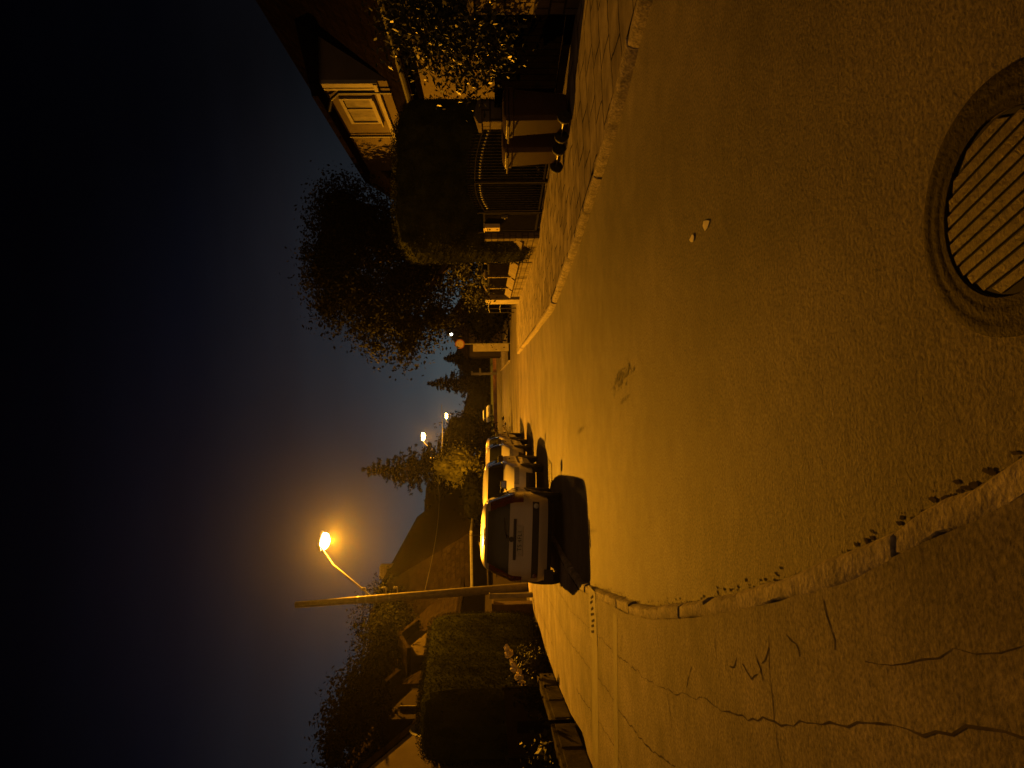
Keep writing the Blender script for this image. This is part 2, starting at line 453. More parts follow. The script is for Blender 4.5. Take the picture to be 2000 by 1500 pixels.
# cracks and joints of the left pavement, thin wandering strips of dirt
def crack(b, pts, w, z):
    pts = [Vector(p) for p in pts]
    dense = []
    for a, c in zip(pts[:-1], pts[1:]):
        n = max(2, int((c-a).length/.07))
        for i in range(n): dense.append(a.lerp(c, i/n))
    dense.append(pts[-1])
    base = len(b.v); ph = random.uniform(0, 9)
    for i, p in enumerate(dense):
        t = (dense[min(i+1, len(dense)-1)]-dense[max(0, i-1)]).normalized(); nrm = Vector((-t.y, t.x, 0))
        p = p+nrm*(.008*math.sin(i*.9+ph)+.006*math.sin(i*.23+ph)+random.uniform(-.011, .011))
        ww = w*random.uniform(.15, 1.5)
        b.v += [tuple(p+nrm*ww+Vector((0, 0, z-p.z))), tuple(p-nrm*ww+Vector((0, 0, z-p.z)))]
    for i in range(len(dense)-1): b.f.append((base+2*i, base+2*i+1, base+2*i+3, base+2*i+2))
cb = MB(); Z = .0815
L1 = [(1062, 1120), (1086, 1145), (1114, 1192), (1156, 1231), (1205, 1278), (1259, 1325), (1310, 1350), (1360, 1364), (1416, 1388), (1512, 1408), (1656, 1420), (1800, 1426), (2000, 1432)]
L2 = [(1057, 1146), (1077, 1179), (1092, 1212), (1107, 1246), (1146, 1298), (1188, 1350), (1218, 1401), (1260, 1453), (1320, 1500)]
L3 = [(1048, 1182), (1066, 1222), (1080, 1262)]
L4 = [(1126, 1347), (1156, 1391), (1176, 1420), (1198, 1453), (1215, 1500)]
L5 = [(1690, 1295), (1800, 1285), (1900, 1268), (2000, 1252)]
for L, w in ((L1, .0034), (L2, .005), (L3, .007), (L4, .006), (L5, .002)): crack(cb, [G(x, y, Z) for x, y in L], w, Z)
for x, y in ((1285, 1268), (1350, 1300), (1400, 1300), (1440, 1285), (1480, 1315), (1490, 1330), (1560, 1285), (1310, 1420), (1216, 1245), (1500, 1262), (1630, 1270)):
    p = G(x, y, Z); a = random.uniform(0, 3)
    q = p+Vector((math.cos(a), math.sin(a), 0))*random.uniform(.08, .22)
    crack(cb, [p, p.lerp(q, .5)+Vector((random.uniform(-.03, .03), random.uniform(-.03, .03), 0)), q], .0035, Z)
for k in range(5):
    p = G(1512, 1408, Z).lerp(G(1512, 1190, Z), k/4)
crack(cb, [G(1512, 1408, Z), G(1506, 1330, Z), G(1500, 1240, Z)], .0025, Z)
crack(cb, [G(1530, 1500, Z), G(1515, 1440, Z), G(1512, 1408, Z)], .003, Z)
tag(cb.build('pavement_crack', M_CRACK), kind='structure')

# dirt gathered in the left gutter
gb = MB()
for k in range(300):
    y = 1.6+7.5*random.random()**1.3; x = LK(y)+abs(random.gauss(0, .022))*(1+.8*math.sin(y*5.1)*math.sin(y*1.7))+.004
    r_ = random.uniform(.003, .013); n = 9; base = len(gb.v)
    for i in range(n):
        a = 6.283*i/n; q = r_*random.uniform(.5, 1.2)
        gb.v.append((x+q*math.cos(a)*.8, y+q*math.sin(a)*1.5, .0025+.000005*k))
    gb.f.append(tuple(base+i for i in range(n)))
tag(gb.build('gutter_dirt', M_GUTTER), kind='stuff', label='dark dirt gathered in the gutter along the kerb')
# weathered dark patches in the road surface
pb = MB()
for cx, cy, rx, ry, n in ((1215, 738, .07, .55, 170), (1135, 840, .04, .5, 70), (1218, 782, .02, .25, 30)):
    c = G(cx, cy)
    for k in range(n):
        x = c.x+random.gauss(0, rx*.5)+0; y = c.y+random.gauss(0, ry*.5); x += (y-c.y)*-.16
        r_ = random.uniform(.004, .018); base = len(pb.v)
        for i in range(7):
            a = 6.283*i/7; q = r_*random.uniform(.5, 1.2)
            pb.v.append((x+q*math.cos(a), y+q*math.sin(a)*1.6, .002+.00004*k))
        pb.f.append(tuple(base+i for i in range(7)))
tag(pb.build('road_pothole', mat('worn_tar', (.075, .065, .055), .9, .4, 9)), kind='structure')

# ------------------------------------------------------------------ manhole cover, grate, small hatch, litter
MC = Vector((.43, 1.735, 0)); RO = .335; RI = .230
mh = empty('manhole_cover', MC, 0, 'round cast iron manhole cover with slanting ribs in the near road', 'manhole')
b = MB()
b.lathe([(RO, -.02), (RO, .006), (RO-.012, .010), (RO-.03, .010), (RO-.034, .0085), (RO-.05, .0085), (RO-.054, .010), (RO-.07, .010), (RO-.074, .0082), (RI+.022, .0082), (RI+.018, .009), (RI+.004, .009), (RI+.002, -.02)], n=72)
b.f = [f for f in b.f if len(f) < 10]
b.build('frame', M_IRON, mh, smooth=True)
b = MB(); b.lathe([(RI, -.02), (RI, .0025)], n=64); b.build('cover', M_DARKHOLE, mh)
b = MB(); dr = Vector((.11, -.267, 0)).normalized(); nr = Vector((-dr.y, dr.x, 0)); pitch = .0385
for k in range(-6, 7):
    o_ = k*pitch+.008
    if abs(o_) > RI-.012: continue
    L_ = math.sqrt((RI-.006)**2-o_*o_)
    hw = pitch*.40
    l2 = math.sqrt(max(1e-4, (RI-.006)**2-(abs(o_)+hw)**2)) if abs(o_)+hw < RI-.006 else L_*.5
    s1 = nr*(o_-hw); s2 = nr*(o_+hw)
    lo_, hi_ = (l2, L_) if abs(o_-hw) > abs(o_+hw) else (L_, l2)
    poly = [s1-dr*min(lo_, L_), s2-dr*min(hi_, L_), s2+dr*min(hi_, L_), s1+dr*min(lo_, L_)]
    b.prism([p+Vector((0, 0, .0027)) for p in poly], (0, 0, .0045))
b.build('rib', M_IRONBAR, mh, bevel=.003)

gr = G(1075, 922); b = MB()
o = empty('drain_grate', (gr.x, gr.y, 0), 0, 'slotted drain grate in the road beside the light parked cars', 'grate')
b.box((0, 0, .004), (.5, .9, .006)); b.build('frame', M_DARKHOLE, o)
b = MB()
for k in range(8): b.box((0, -.38+k*.108, .012), (.44, .05, .006))
b.build('bar', M_IRONBAR, o)

sc = G(1158, 1200, .08)
o = empty('valve_cover', (sc.x, sc.y, .082), R(8), 'small rectangular valve cover set in the pale band of left pavement', 'cover')
M_BAND = mat('pale_concrete_band', (.135, .122, .10), .85, .25, 3, bump=.4, bscale=40)
b = MB(); b.box((0, 0, .001), (.62, .62, .004)); b.build('lid', M_BAND, o)
for k in range(7):
    b = MB(); b.obox((-.21+k*.07, random.uniform(-.06, .06), .0045), (.010, .02, 0), (-.03, .12+random.uniform(-.04, .02), 0), (0, 0, .0012)); b.build('mark', M_CRACK, o)

# pale repair bands across the left pavement
for px0, px1, nm in (((1152, 1172), (1196, 1330), 0), ((1178, 1168), (1240, 1330), 1)):
    pass
bb = MB()
for (ya, yb) in ((8.35, 8.85), (7.0, 7.25)):
    bb.add([(LK(ya)-.16, ya, .082), (LK(yb)-.16, yb, .082), (LO(yb)+.25, yb+.1, .082), (LO(ya)+.25, ya+.1, .082)], [(0, 1, 2, 3)])
tag(bb.build('pavement_band', M_BAND), kind='structure')

def scrap(px, py, s, label):
    c = G(px, py); b = MB(); n = 9; vs = [(0, 0, .007)]
    for i in range(n):
        a = 6.283*i/n; q = s*random.uniform(.55, 1.1)
        vs.append((q*math.cos(a)*1.15, q*math.sin(a)*2.2, random.uniform(.003, .007)))
    b.add(vs, [(0, 1+i, 1+(i+1) % n) for i in range(n)])
    o = b.build('paper_scrap', M_PAPER); o.location = (c.x, c.y, .002)
    sol = o.modifiers.new('thickness', 'SOLIDIFY'); sol.thickness = .002
    return tag(o, label, 'litter', 'paper scraps lying on the road')
scrap(1381, 438, .032, 'crumpled pale paper scrap on road, the one nearer the manhole')
scrap(1354, 466, .027, 'crumpled pale paper scrap on road, the smaller one farther from manhole')

# ------------------------------------------------------------------ foliage builders
def leaf_cards(b, pts, nrm, size, aspect=.55, jitter=.8, fold=0.0):
    """diamond shaped leaves at pts, roughly facing nrm"""
    n = len(pts)
    d = rng.normal(size=(n, 3)); nn = nrm+rng.normal(size=(n, 3))*jitter
    nn /= np.linalg.norm(nn, axis=1, keepdims=True)+1e-9
    d -= nn*np.sum(d*nn, axis=1, keepdims=True); d /= np.linalg.norm(d, axis=1, keepdims=True)+1e-9
    s = np.cross(nn, d)
    L = (size*rng.uniform(.55, 1.25, n))[:, None]
    A = pts-d*L*.5; T = pts+d*L*.5; m0 = pts-d*L*.05
    Bv = m0+s*L*aspect*.5+nn*L*fold; D = m0-s*L*aspect*.5+nn*L*fold
    base = len(b.v)
    allv = np.stack([A, Bv, T, D], 1).reshape(-1, 3)
    b.v += [tuple(map(float, v)) for v in allv]
    b.f += [(base+4*i, base+4*i+1, base+4*i+2, base+4*i+3) for i in range(n)]

def crown_points(blobs, n, clump=.35, per=14):
    """clumped points through a crown made of ellipsoids, thicker towards the outside"""
    w = np.array([bl[3]*bl[4]*bl[5] for bl in blobs])**.67; w /= w.sum()
    pts, nrm = [], []
    nc = max(1, n//per)
    idx = rng.choice(len(blobs), nc, p=w)
    for i in idx:
        c = np.array(blobs[i][:3]); r_ = np.array(blobs[i][3:6])
        d = rng.normal(size=3); d /= np.linalg.norm(d)
        rad = rng.uniform(.45, 1.0)**.5*rng.uniform(.86, 1.10)
        cc = c+d*r_*rad
        q = rng.normal(size=(per, 3))*clump*rng.uniform(.5, 1.1)
        q[:, 2] *= .7
        pts.append(cc+q); nrm.append(np.tile(d*.6+np.array([0, 0, .5]), (per, 1)))
    return np.concatenate(pts), np.concatenate(nrm)

def blob_core(b, bl, f=.72, n=9):
    c = Vector(bl[:3]); vs = []; k = 12
    for i in range(n+1):
        th = math.pi*i/n
        for j in range(k):
            ph = 2*math.pi*j/k; q = f*(1+.12*math.sin(3*ph+i)+random.uniform(-.05, .05))
            vs.append(c+Vector((bl[3]*math.sin(th)*math.cos(ph)*q, bl[4]*math.sin(th)*math.sin(ph)*q, bl[5]*math.cos(th)*q)))
    fs = [(i*k+j, i*k+(j+1) % k, (i+1)*k+(j+1) % k, (i+1)*k+j) for i in range(n) for j in range(k)]
    b.add(vs, fs)

def tree(name, base, trunk_h, trunk_r, blobs, n, leaf, m, label, cat='tree', group=None, clump=.35, aspect=.55, core=.0, limbs=True):
    root = empty(name, base, 0, label, cat, group)
    base = Vector(base)
    bl = [(x[0]-base.x, x[1]-base.y, x[2]-base.z, *x[3:]) for x in blobs]
    b = MB()
    pts, nrm = crown_points(bl, n, clump)
    leaf_cards(b, pts, nrm, leaf, aspect)
    if core:
        for x in bl: blob_core(b, x, core)
    b.build('crown', m, root)
    if trunk_h > 0:
        t = MB()
        top = Vector((random.uniform(-.2, .2), random.uniform(-.2, .2), trunk_h))
        t.tube([(0, 0, -.1), top*.35+Vector((.05, 0, 0)), top*.7, top], [trunk_r*1.25, trunk_r, trunk_r*.85, trunk_r*.6], 10)
        if limbs:
            for x in bl[:9]:
                c = Vector(x[:3]); st = top*random.uniform(.6, 1.0)
                mid = st.lerp(c, .5)+Vector((random.uniform(-.2, .2), random.uniform(-.2, .2), .15))
                t.tube([st, mid, c], [trunk_r*.5, trunk_r*.3, trunk_r*.1], 7)
        t.build('trunk', M_BARK, root, smooth=True)
    return root

def conifer(name, base, h, r_, m, label, levels=26, per=9, group=None, z0=.6, droop=.25, dens=13, needle=.34):
    root = empty(name, base, 0, label, 'tree', group)
    b = MB(); t = MB()
    t.tube([(0, 0, -.1), (.03, 0, h*.5), (0, 0, h)], [r_*.07+.05, r_*.045+.03, .015], 8)
    pts, nrm = [], []
    for L in range(levels):
        f = L/(levels-1); z = z0+(h-z0-.1)*f
        length = r_*(1-f)**.8*(1 if f > .1 else .85)*(1+.22*math.sin(L*2.3))+.12
        for k in range(per):
            a = random.uniform(0, 6.283); ln = length*random.uniform(.6, 1.12)
            d = Vector((math.cos(a), math.sin(a), 0))
            p1 = Vector((0, 0, z)); p2 = p1+d*ln*.6+Vector((0, 0, -ln*droop*.6)); p3 = p1+d*ln+Vector((0, 0, -ln*droop*.7))
            t.tube([p1, p2, p3], [.03*(1-f)+.012, .02*(1-f)+.008, .005], 4, False)
            nn = max(4, int(dens*ln/ r_*2.2))
            for i in range(nn):
                s = random.uniform(.12, 1.0)
                q = p1.lerp(p2, s/.6) if s < .6 else p2.lerp(p3, (s-.6)/.4)
                sd = Vector((-d.y, d.x, 0))*random.uniform(-.34, .34)*ln*(1-s*.75)
                pts.append(tuple(q+sd+Vector((0, 0, random.uniform(-.22, .06)*(.4+ln*.3)))))
                nrm.append((d.x*.3, d.y*.3, .9))
    leaf_cards(b, np.array(pts), np.array(nrm), needle, .42, .55)
    b.build('crown', m, root); t.build('trunk', M_BARK, root)
    return root

def hedge(name, pts_center, halfw, h0, h1, label, n, leaf, m, z_base=.0, round_=.45, cat='hedge', rough=.10):
    """a clipped hedge along a polyline: inner mass plus a skin of small sprays"""
    cs = [Vector((p[0], p[1], 0)) for p in pts_center]
    lens = [0]
    for a, c in zip(cs[:-1], cs[1:]): lens.append(lens[-1]+(c-a).length)
    tot = lens[-1]
    def at(s):
        for i in range(len(cs)-1):
            if s <= lens[i+1] or i == len(cs)-2:
                t = (s-lens[i])/(lens[i+1]-lens[i]); d = (cs[i+1]-cs[i]).normalized()
                return cs[i].lerp(cs[i+1], t), d
    ns, na = max(10, int(tot/.25)), 22
    prof = []
    for j in range(na):
        a = math.pi*2*j/na+math.pi/na
        cx, cz = math.cos(a), math.sin(a)
        e = .38
        prof.append((math.copysign(abs(cx)**e, cx), math.copysign(abs(cz)**e, cz)))
    b = MB(); V = []
    for i in range(ns+1):
        s = tot*i/ns; c, d = at(s); nr_ = Vector((d.y, -d.x, 0))
        e = min(s, tot-s)
        sh = 1-(max(0, 1-e/round_)**2)*.55
        hh = h0+(h1-h0)*s/tot
        for px, pz in prof:
            wob = 1+rough*.6*math.sin(s*2.1+px*3+pz*4)*.5+random.uniform(-rough, rough)*.35
            V.append(c+nr_*px*halfw*sh*wob+Vector((0, 0, z_base+hh/2+pz*hh/2*(1-(1-sh)*.35)*(1+(wob-1)*.3))))
    Fs = [(i*na+j, i*na+(j+1) % na, (i+1)*na+(j+1) % na, (i+1)*na+j) for i in range(ns) for j in range(na)]
    Fs += [tuple(range(na))[::-1], tuple(ns*na+j for j in range(na))]
    cen = [at(tot*i/ns)[0]+Vector((0, 0, z_base+(h0+(h1-h0)*i/ns)/2)) for i in range(ns+1)]
    core = [cen[i//na].lerp(v, .95) for i, v in enumerate(V)]
    root = empty(name, (cs[0].x, cs[0].y, z_base), 0, label, cat)
    off = Vector((-cs[0].x, -cs[0].y, -z_base))
    cbm = MB(); cbm.add([v+off for v in core], Fs); cbm.build('inner_growth', m, root)
    A = np.array([tuple(v+off) for v in V])
    quads = np.array([f for f in Fs if len(f) == 4]); ends = []
    a0, b0, c0, d0 = A[quads[:, 0]], A[quads[:, 1]], A[quads[:, 2]], A[quads[:, 3]]
    nq = np.cross(c0-a0, d0-b0); ar = np.linalg.norm(nq, axis=1); nq = nq/(ar[:, None]+1e-9)
    cenq = (a0+b0+c0+d0)/4; cc = np.array([tuple(cen[q[0]//na]+off) for q in quads])
    sg = np.sign(np.sum(nq*(cenq-cc), axis=1)); nq *= sg[:, None]
    k = rng.choice(len(quads), n, p=ar/ar.sum())
    u, v = rng.random((n, 1)), rng.random((n, 1))
    pts = (a0[k]*(1-u)+b0[k]*u)*(1-v)+(d0[k]*(1-u)+c0[k]*u)*v
    pts += nq[k]*rng.uniform(-.07, .05, (n, 1))
    # ends
    for e, i in ((0, 0), (ns, ns)):
        ring = A[i*na:(i+1)*na]; ce = ring.mean(0); q = int(n*.05)
        j = rng.integers(0, na, q); t = np.sqrt(rng.random((q, 1)))
        ep = ce+(ring[j]-ce)*t; dd = at(0)[1] if e == 0 else at(tot)[1]
        dv = np.array(tuple(dd))*(-1 if e == 0 else 1)
        pts = np.concatenate([pts, ep+dv*rng.uniform(-.05, .06, (q, 1))]); nqk = np.tile(dv, (q, 1))
        ends.append(nqk)
    nr2 = np.concatenate([nq[k]]+ends)
    fb = MB(); leaf_cards(fb, pts, nr2*.8+np.array([0, 0, .35]), leaf, .5, .75)
    fb.build('foliage', m, root)
    return root
def wpart(b, name, m, root, parent=None, **kw):
    "b holds world coordinates; hang it under root (an Empty with no rotation)"
    o_ = root.location
    b.v = [(v[0]-o_.x, v[1]-o_.y, v[2]-o_.z) for v in b.v]
    return b.build(name, m, parent or root, **kw)
def panel(b, p0, p1, z0, z1, th=.04, off=0.0):
    "upright panel from p0 to p1 (x, y)"
    a = Vector((p0[0], p0[1], 0)); c = Vector((p1[0], p1[1], 0)); d = (c-a); n = Vector((d.y, -d.x, 0)).normalized()
    mid = (a+c)/2+n*off
    return b.obox((mid.x, mid.y, (z0+z1)/2), d/2, n*th/2, (0, 0, (z1-z0)/2))
def lerp2(a, c, t): return (a[0]+(c[0]-a[0])*t, a[1]+(c[1]-a[1])*t)

# ------------------------------------------------------------------ cars
def interp(tab, z):
    zs = [t[0] for t in tab]; return float(np.interp(z, zs, [t[1] for t in tab]))
HATCH = dict(
    ymin=[(.20, -1.74), (.27, -1.84), (.40, -1.89), (.58, -1.90), (.66, -1.885), (.70, -1.85), (.92, -1.83), (.98, -1.80), (1.2, -1.68), (1.36, -1.56), (1.42, -1.42), (1.46, -1.15), (1.485, -.70)],
    ymax=[(.20, 1.78), (.30, 1.88), (.50, 1.90), (.62, 1.86), (.72, 1.78), (.80, 1.52), (.88, 1.15), (.93, .90), (1.0, .78), (1.2, .45), (1.36, .16), (1.42, .0), (1.46, -.22), (1.485, -.5)],
    w=[(.20, .72), (.28, .79), (.45, .82), (.65, .832), (.88, .815), (.95, .79), (1.2, .69), (1.36, .615), (1.42, .56), (1.46, .47), (1.485, .28)],
    levels=[.20, .24, .28, .34, .40, .44, .50, .56, .60, .64, .68, .72, .75, .78, .81, .84, .87, .90, .93, .96, .99, 1.03, 1.08, 1.14, 1.20, 1.26, 1.31, 1.35, 1.38, 1.41, 1.435, 1.455, 1.47, 1.485],
    belt=.96, glass_top=1.36, wheels=(-1.22, 1.22))
def scaled(sp, sy, sz, sx):
    k = dict(sp)
    k['ymin'] = [(z*sz, y*sy) for z, y in sp['ymin']]; k['ymax'] = [(z*sz, y*sy) for z, y in sp['ymax']]
    k['w'] = [(z*sz, w*sx) for z, w in sp['w']]; k['levels'] = [z*sz for z in sp['levels']]
    k['belt'] *= sz; k['glass_top'] *= sz; k['wheels'] = tuple(y*sy for y in sp['wheels'])
    return k
def car(loc, rz, lean, paint, label, group, sp=HATCH, plate=None, detail=2):
    root = empty('parked_car', loc, rz, label, 'car', group)
    root.rotation_euler = (0, lean, rz)
    lv = sp['levels']; n = 120; H = lv[-1]; belt, gt = sp['belt'], sp['glass_top']
    V = []
    for z in lv:
        y0, y1, w = interp(sp['ymin'], z), interp(sp['ymax'], z), interp(sp['w'], z)
        mid, half = (y0+y1)/2, (y1-y0)/2
        for k in range(n):
            a = 2*math.pi*(k+.5)/n; c, s = math.cos(a), math.sin(a)
            ex = 2/5.5; ey = 2/(7.0 if z < belt else 6.0)
            V.append(Vector((w*math.copysign(abs(c)**ex, c), mid+half*math.copysign(abs(s)**ey, s), z)))
    groups = {}
    for i in range(len(lv)-1):
        for k in range(n):
            f = (i*n+k, i*n+(k+1) % n, (i+1)*n+(k+1) % n, (i+1)*n+k)
            q = [V[j] for j in f]; c = (q[0]+q[1]+q[2]+q[3])/4
            nrm = (q[2]-q[0]).cross(q[3]-q[1]).normalized()
            w = interp(sp['w'], c.z); y0 = interp(sp['ymin'], c.z); y1 = interp(sp['ymax'], c.z)
            ax = abs(c.x); g_ = 'body'
            if c.z > belt+.01 and c.z < gt:
                if ax > w*.90 and y0+.32 < c.y < y1-.14 and abs(c.y+.02) > .05: g_ = 'side_window'
                elif c.y < y0+.25 and ax < w-.17: g_ = 'rear_window'
                elif c.y > y1-.25 and ax < w-.05: g_ = 'windscreen'
            if c.y < y0+.30 and ax > w-.17 and belt-.26 < c.z < gt-.04 and c.y < 0 and g_ == 'body': g_ = 'tail_lamp'
            if c.y < 0 and c.y < y0+.10 and .44 < c.z < .56 and ax < w-.09: g_ = 'bumper_band'
            if c.y > 0 and c.y > y1-.12 and .30 < c.z < .44 and ax < w-.14: g_ = 'lower_grille'
            if c.y > 0 and c.y > y1-.28 and .60 < c.z < .735 and ax > w*.48: g_ = 'headlamp'
            if c.y > 0 and c.y > y1-.12 and .60 < c.z < .70 and ax < w*.40: g_ = 'grille'
            if c.z < .27: g_ = 'sill'
            groups.setdefault(g_, []).append((f, c.x))
    mats = dict(body=paint, side_window=M_CARGLASS, rear_window=M_CARGLASS, windscreen=M_CARGLASS, tail_lamp=M_RED, bumper_band=M_BLKPLAST, lower_grille=M_BLKPLAST, headlamp=M_LENS, grille=M_BLKPLAST, sill=M_BLKPLAST)
    for g_, fl in groups.items():
        fs0 = [f for f, x in fl]
        sets = [fs0]
        if g_ in ('side_window', 'tail_lamp', 'headlamp'): sets = [[f for f, x in fl if x < 0], [f for f, x in fl if x > 0]]
        for fs in sets:
            if not fs: continue
            b = MB(); used = sorted({j for f in fs for j in f}); ix = {j: i for i, j in enumerate(used)}
            b.v = [tuple(V[j]) for j in used]; b.f = [tuple(ix[j] for j in f) for f in fs]
            if g_ == 'body':
                base = len(b.v); top = [(len(lv)-1)*n+k for k in range(n)]
                b.v += [tuple(V[j]) for j in top]; b.f.append(tuple(base+k for k in range(n)))
            if g_ == 'sill': b.f.append(tuple(ix[k] for k in range(n))[::-1])
            b.build(g_, mats[g_], root, smooth=True, angle=32)
    # wheels and dark arches
    for sx in (-1, 1):
        for wy in sp['wheels']:
            w = interp(sp['w'], .32)
            a = MB(); a.lathe([(.345, -.02), (.345, .014), (.30, .014), (.30, -.02)], (sx*w*.985, wy, .30), 'x', 28)
            a.build('wheel_arch', M_BLKPLAST, root)
            r_ = MB(); r_.lathe([(.18, -.085), (.27, -.085), (.29, -.06), (.29, .06), (.27, .085), (.18, .085)], (sx*(w-.055), wy, .29), 'x', 28)
            t_ = r_.build('wheel', M_RUBBER, root, smooth=True)
            q = MB(); q.lathe([(.178, -.06), (.178, .06), (.06, .072), (.03, .09)], (sx*(w-.055), wy, .29), 'x', 20)
            if sx < 0: q.v = [(2*sx*(w-.055)-v[0], v[1], v[2]) for v in q.v]
            q.build('rim', M_STEEL, t_, smooth=True)
        # mirror
        ym = interp(sp['ymax'], belt+.04)-.18
        mb = MB(); mb.obox((sx*(interp(sp['w'], belt)+.11), ym, belt+.09), (.085, 0, 0), (0, .04, 0), (0, 0, .065)); mb.beam((sx*(interp(sp['w'], belt)-.02), ym, belt+.02), (sx*(interp(sp['w'], belt)+.06), ym, belt+.06), .05, .04)
        mo = mb.build('wing_mirror', M_BLKPLAST, root, bevel=.025)
        mg = MB(); mg.box((sx*(interp(sp['w'], belt)+.11), ym-.043, belt+.09), (.13, .004, .09)); mg.build('mirror_glass', M_CHROME, mo)
        # door seams and handles
        for ys_ in ([.70, -.42]):
            s = MB(); s.tube([(sx*(interp(sp['w'], z_)+.0005), ys_-(.10 if ys_ < 0 and z_ < .5 else 0), z_) for z_ in (.34, .5, .7, .88)], .005, 5)
            s.build('door_seam', M_BLKPLAST, root)
        hdl = MB(); hdl.box((sx*(interp(sp['w'], .80)+.008), -.28, .80), (.03, .17, .03)); hdl.build('door_handle', M_BLKPLAST, root, bevel=.008)
        rs = MB(); rs.box((sx*(interp(sp['w'], .58)+.006), -.05, .58), (.02, 1.75, .055)); rs.build('rubbing_strip', M_BLKPLAST, root, bevel=.006)
    if detail > 1:
        yb = interp(sp['ymin'], .80)
        b = MB(); b.box((0, yb-.004, .865), (.72, .03, .05)); b.build('number_plate_recess', M_BLKPLAST, root, bevel=.01)
        b = MB(); b.box((-.02, yb-.014, .775), (.52, .018, .112)); pl = b.build('number_plate', M_PLATE, root, bevel=.004)
        cu = bpy.data.curves.new('plate_lettering', 'FONT'); cu.body = plate; cu.size = .105; cu.align_x = 'CENTER'; cu.align_y = 'CENTER'; cu.extrude = .001; cu.space_character = 1.05
        tmp = bpy.data.objects.new('lettering', cu); C.objects.link(tmp)
        me = bpy.data.meshes.new_from_object(tmp.evaluated_get(bpy.context.evaluated_depsgraph_get()))
        bpy.data.objects.remove(tmp); me.materials.clear(); me.materials.append(M_INK)
        to = bpy.data.objects.new('plate_lettering', me); C.objects.link(to); to.parent = pl
        to.location = (-.02, yb-.0255, .775); to.rotation_euler = (R(90), 0, 0)
        b = MB(); b.lathe([(.045, -.01), (.045, .006), (.03, .012)], (.0, yb-.012, .925), 'y', 20)
        b.build('badge', M_BLKPLAST, root, smooth=True)
        yf = interp(sp['ymin'], .50)
        b = MB(); b.lathe([(.046, .012), (.046, -.006), (.034, -.014)], (.60, yf-.002, .50), 'y', 20); b.build('fog_lamp', M_LENS, root, smooth=True)
        b = MB(); b.lathe([(.040, .012), (.040, -.006), (.03, -.012)], (-.62, yf-.002, .50), 'y', 20); b.build('fog_lamp', M_RED, root, smooth=True)
        b = MB(); b.tube([(.02, yb-.005, 1.0), (.06, yb+.055, 1.02), (.36, yb+.09, 1.06)], .012, 6); b.build('rear_wiper', M_BLKPLAST, root)
        b = MB(); b.tube([(-.02, -.95, 1.46), (-.02, -1.0, 1.50), (-.02, -1.22, 1.72)], [.012, .007, .004], 6); b.build('aerial', M_BLKPLAST, root)
        b = MB(); b.box((0, -1.50, 1.41), (.30, .05, .022)); b.build('brake_light', M_RED, root, bevel=.005)
        b = MB(); b.tube([(-.55, -1.83, .27), (-.55, -1.62, .27)], .028, 10); b.build('exhaust_pipe', M_STEEL, root)
        b = MB(); b.box((-.62, yf+.05, .245), (.22, .02, .16)); b.build('mud_flap', M_RUBBER, root)
    else:
        yf = interp(sp['ymax'], .5)
        b = MB(); b.box((0, yf+.004, .49), (.52, .018, .112)); b.build('number_plate', M_PLATE, root, bevel=.004)
        for sx in (-.35, .2):
            b = MB(); b.tube([(sx, interp(sp['ymax'], belt)-.02, belt+.02), (sx+.3, interp(sp['ymax'], belt+.06)+.0, belt+.07)], .010, 5)
            b.build('wiper', M_BLKPLAST, root)
    return root
car((-3.015, 14.44, .045), R(6.5), R(3.0), M_CAR_SIL, 'bronze hatchback seen from behind, nearest car of the row, beside the street lamp pole', 'cars parked along the left kerb', plate='TS 4FL1')
car((-2.90, 19.05, .045), R(181), R(-2.5), M_CAR_WHT, 'white hatchback facing us, second in the row right behind the bronze hatchback', 'cars parked along the left kerb', scaled(HATCH, 1.0, 1.01, 1.02), detail=1)
car((-2.85, 24.0, .045), R(180), R(-2.5), M_CAR_GRY, 'pale grey hatchback facing us, third in the row between white car and beige car', 'cars parked along the left kerb', scaled(HATCH, 1.05, .98, 1.04), detail=1)
car((-2.95, 29.2, .045), R(180), R(-2.5), M_CAR_DRK, 'beige hatchback facing us at far end of the left row of parked cars', 'cars parked along the left kerb', scaled(HATCH, 1.0, 1.0, 1.0), detail=1)
wc = P(952, 808, 98)
car((wc.x, 98, .88), R(200), 0, M_CAR_WHT, 'small white car far off, parked above the orange wall at the street end', None, scaled(HATCH, 1.0, 1.0, 1.0), detail=1)

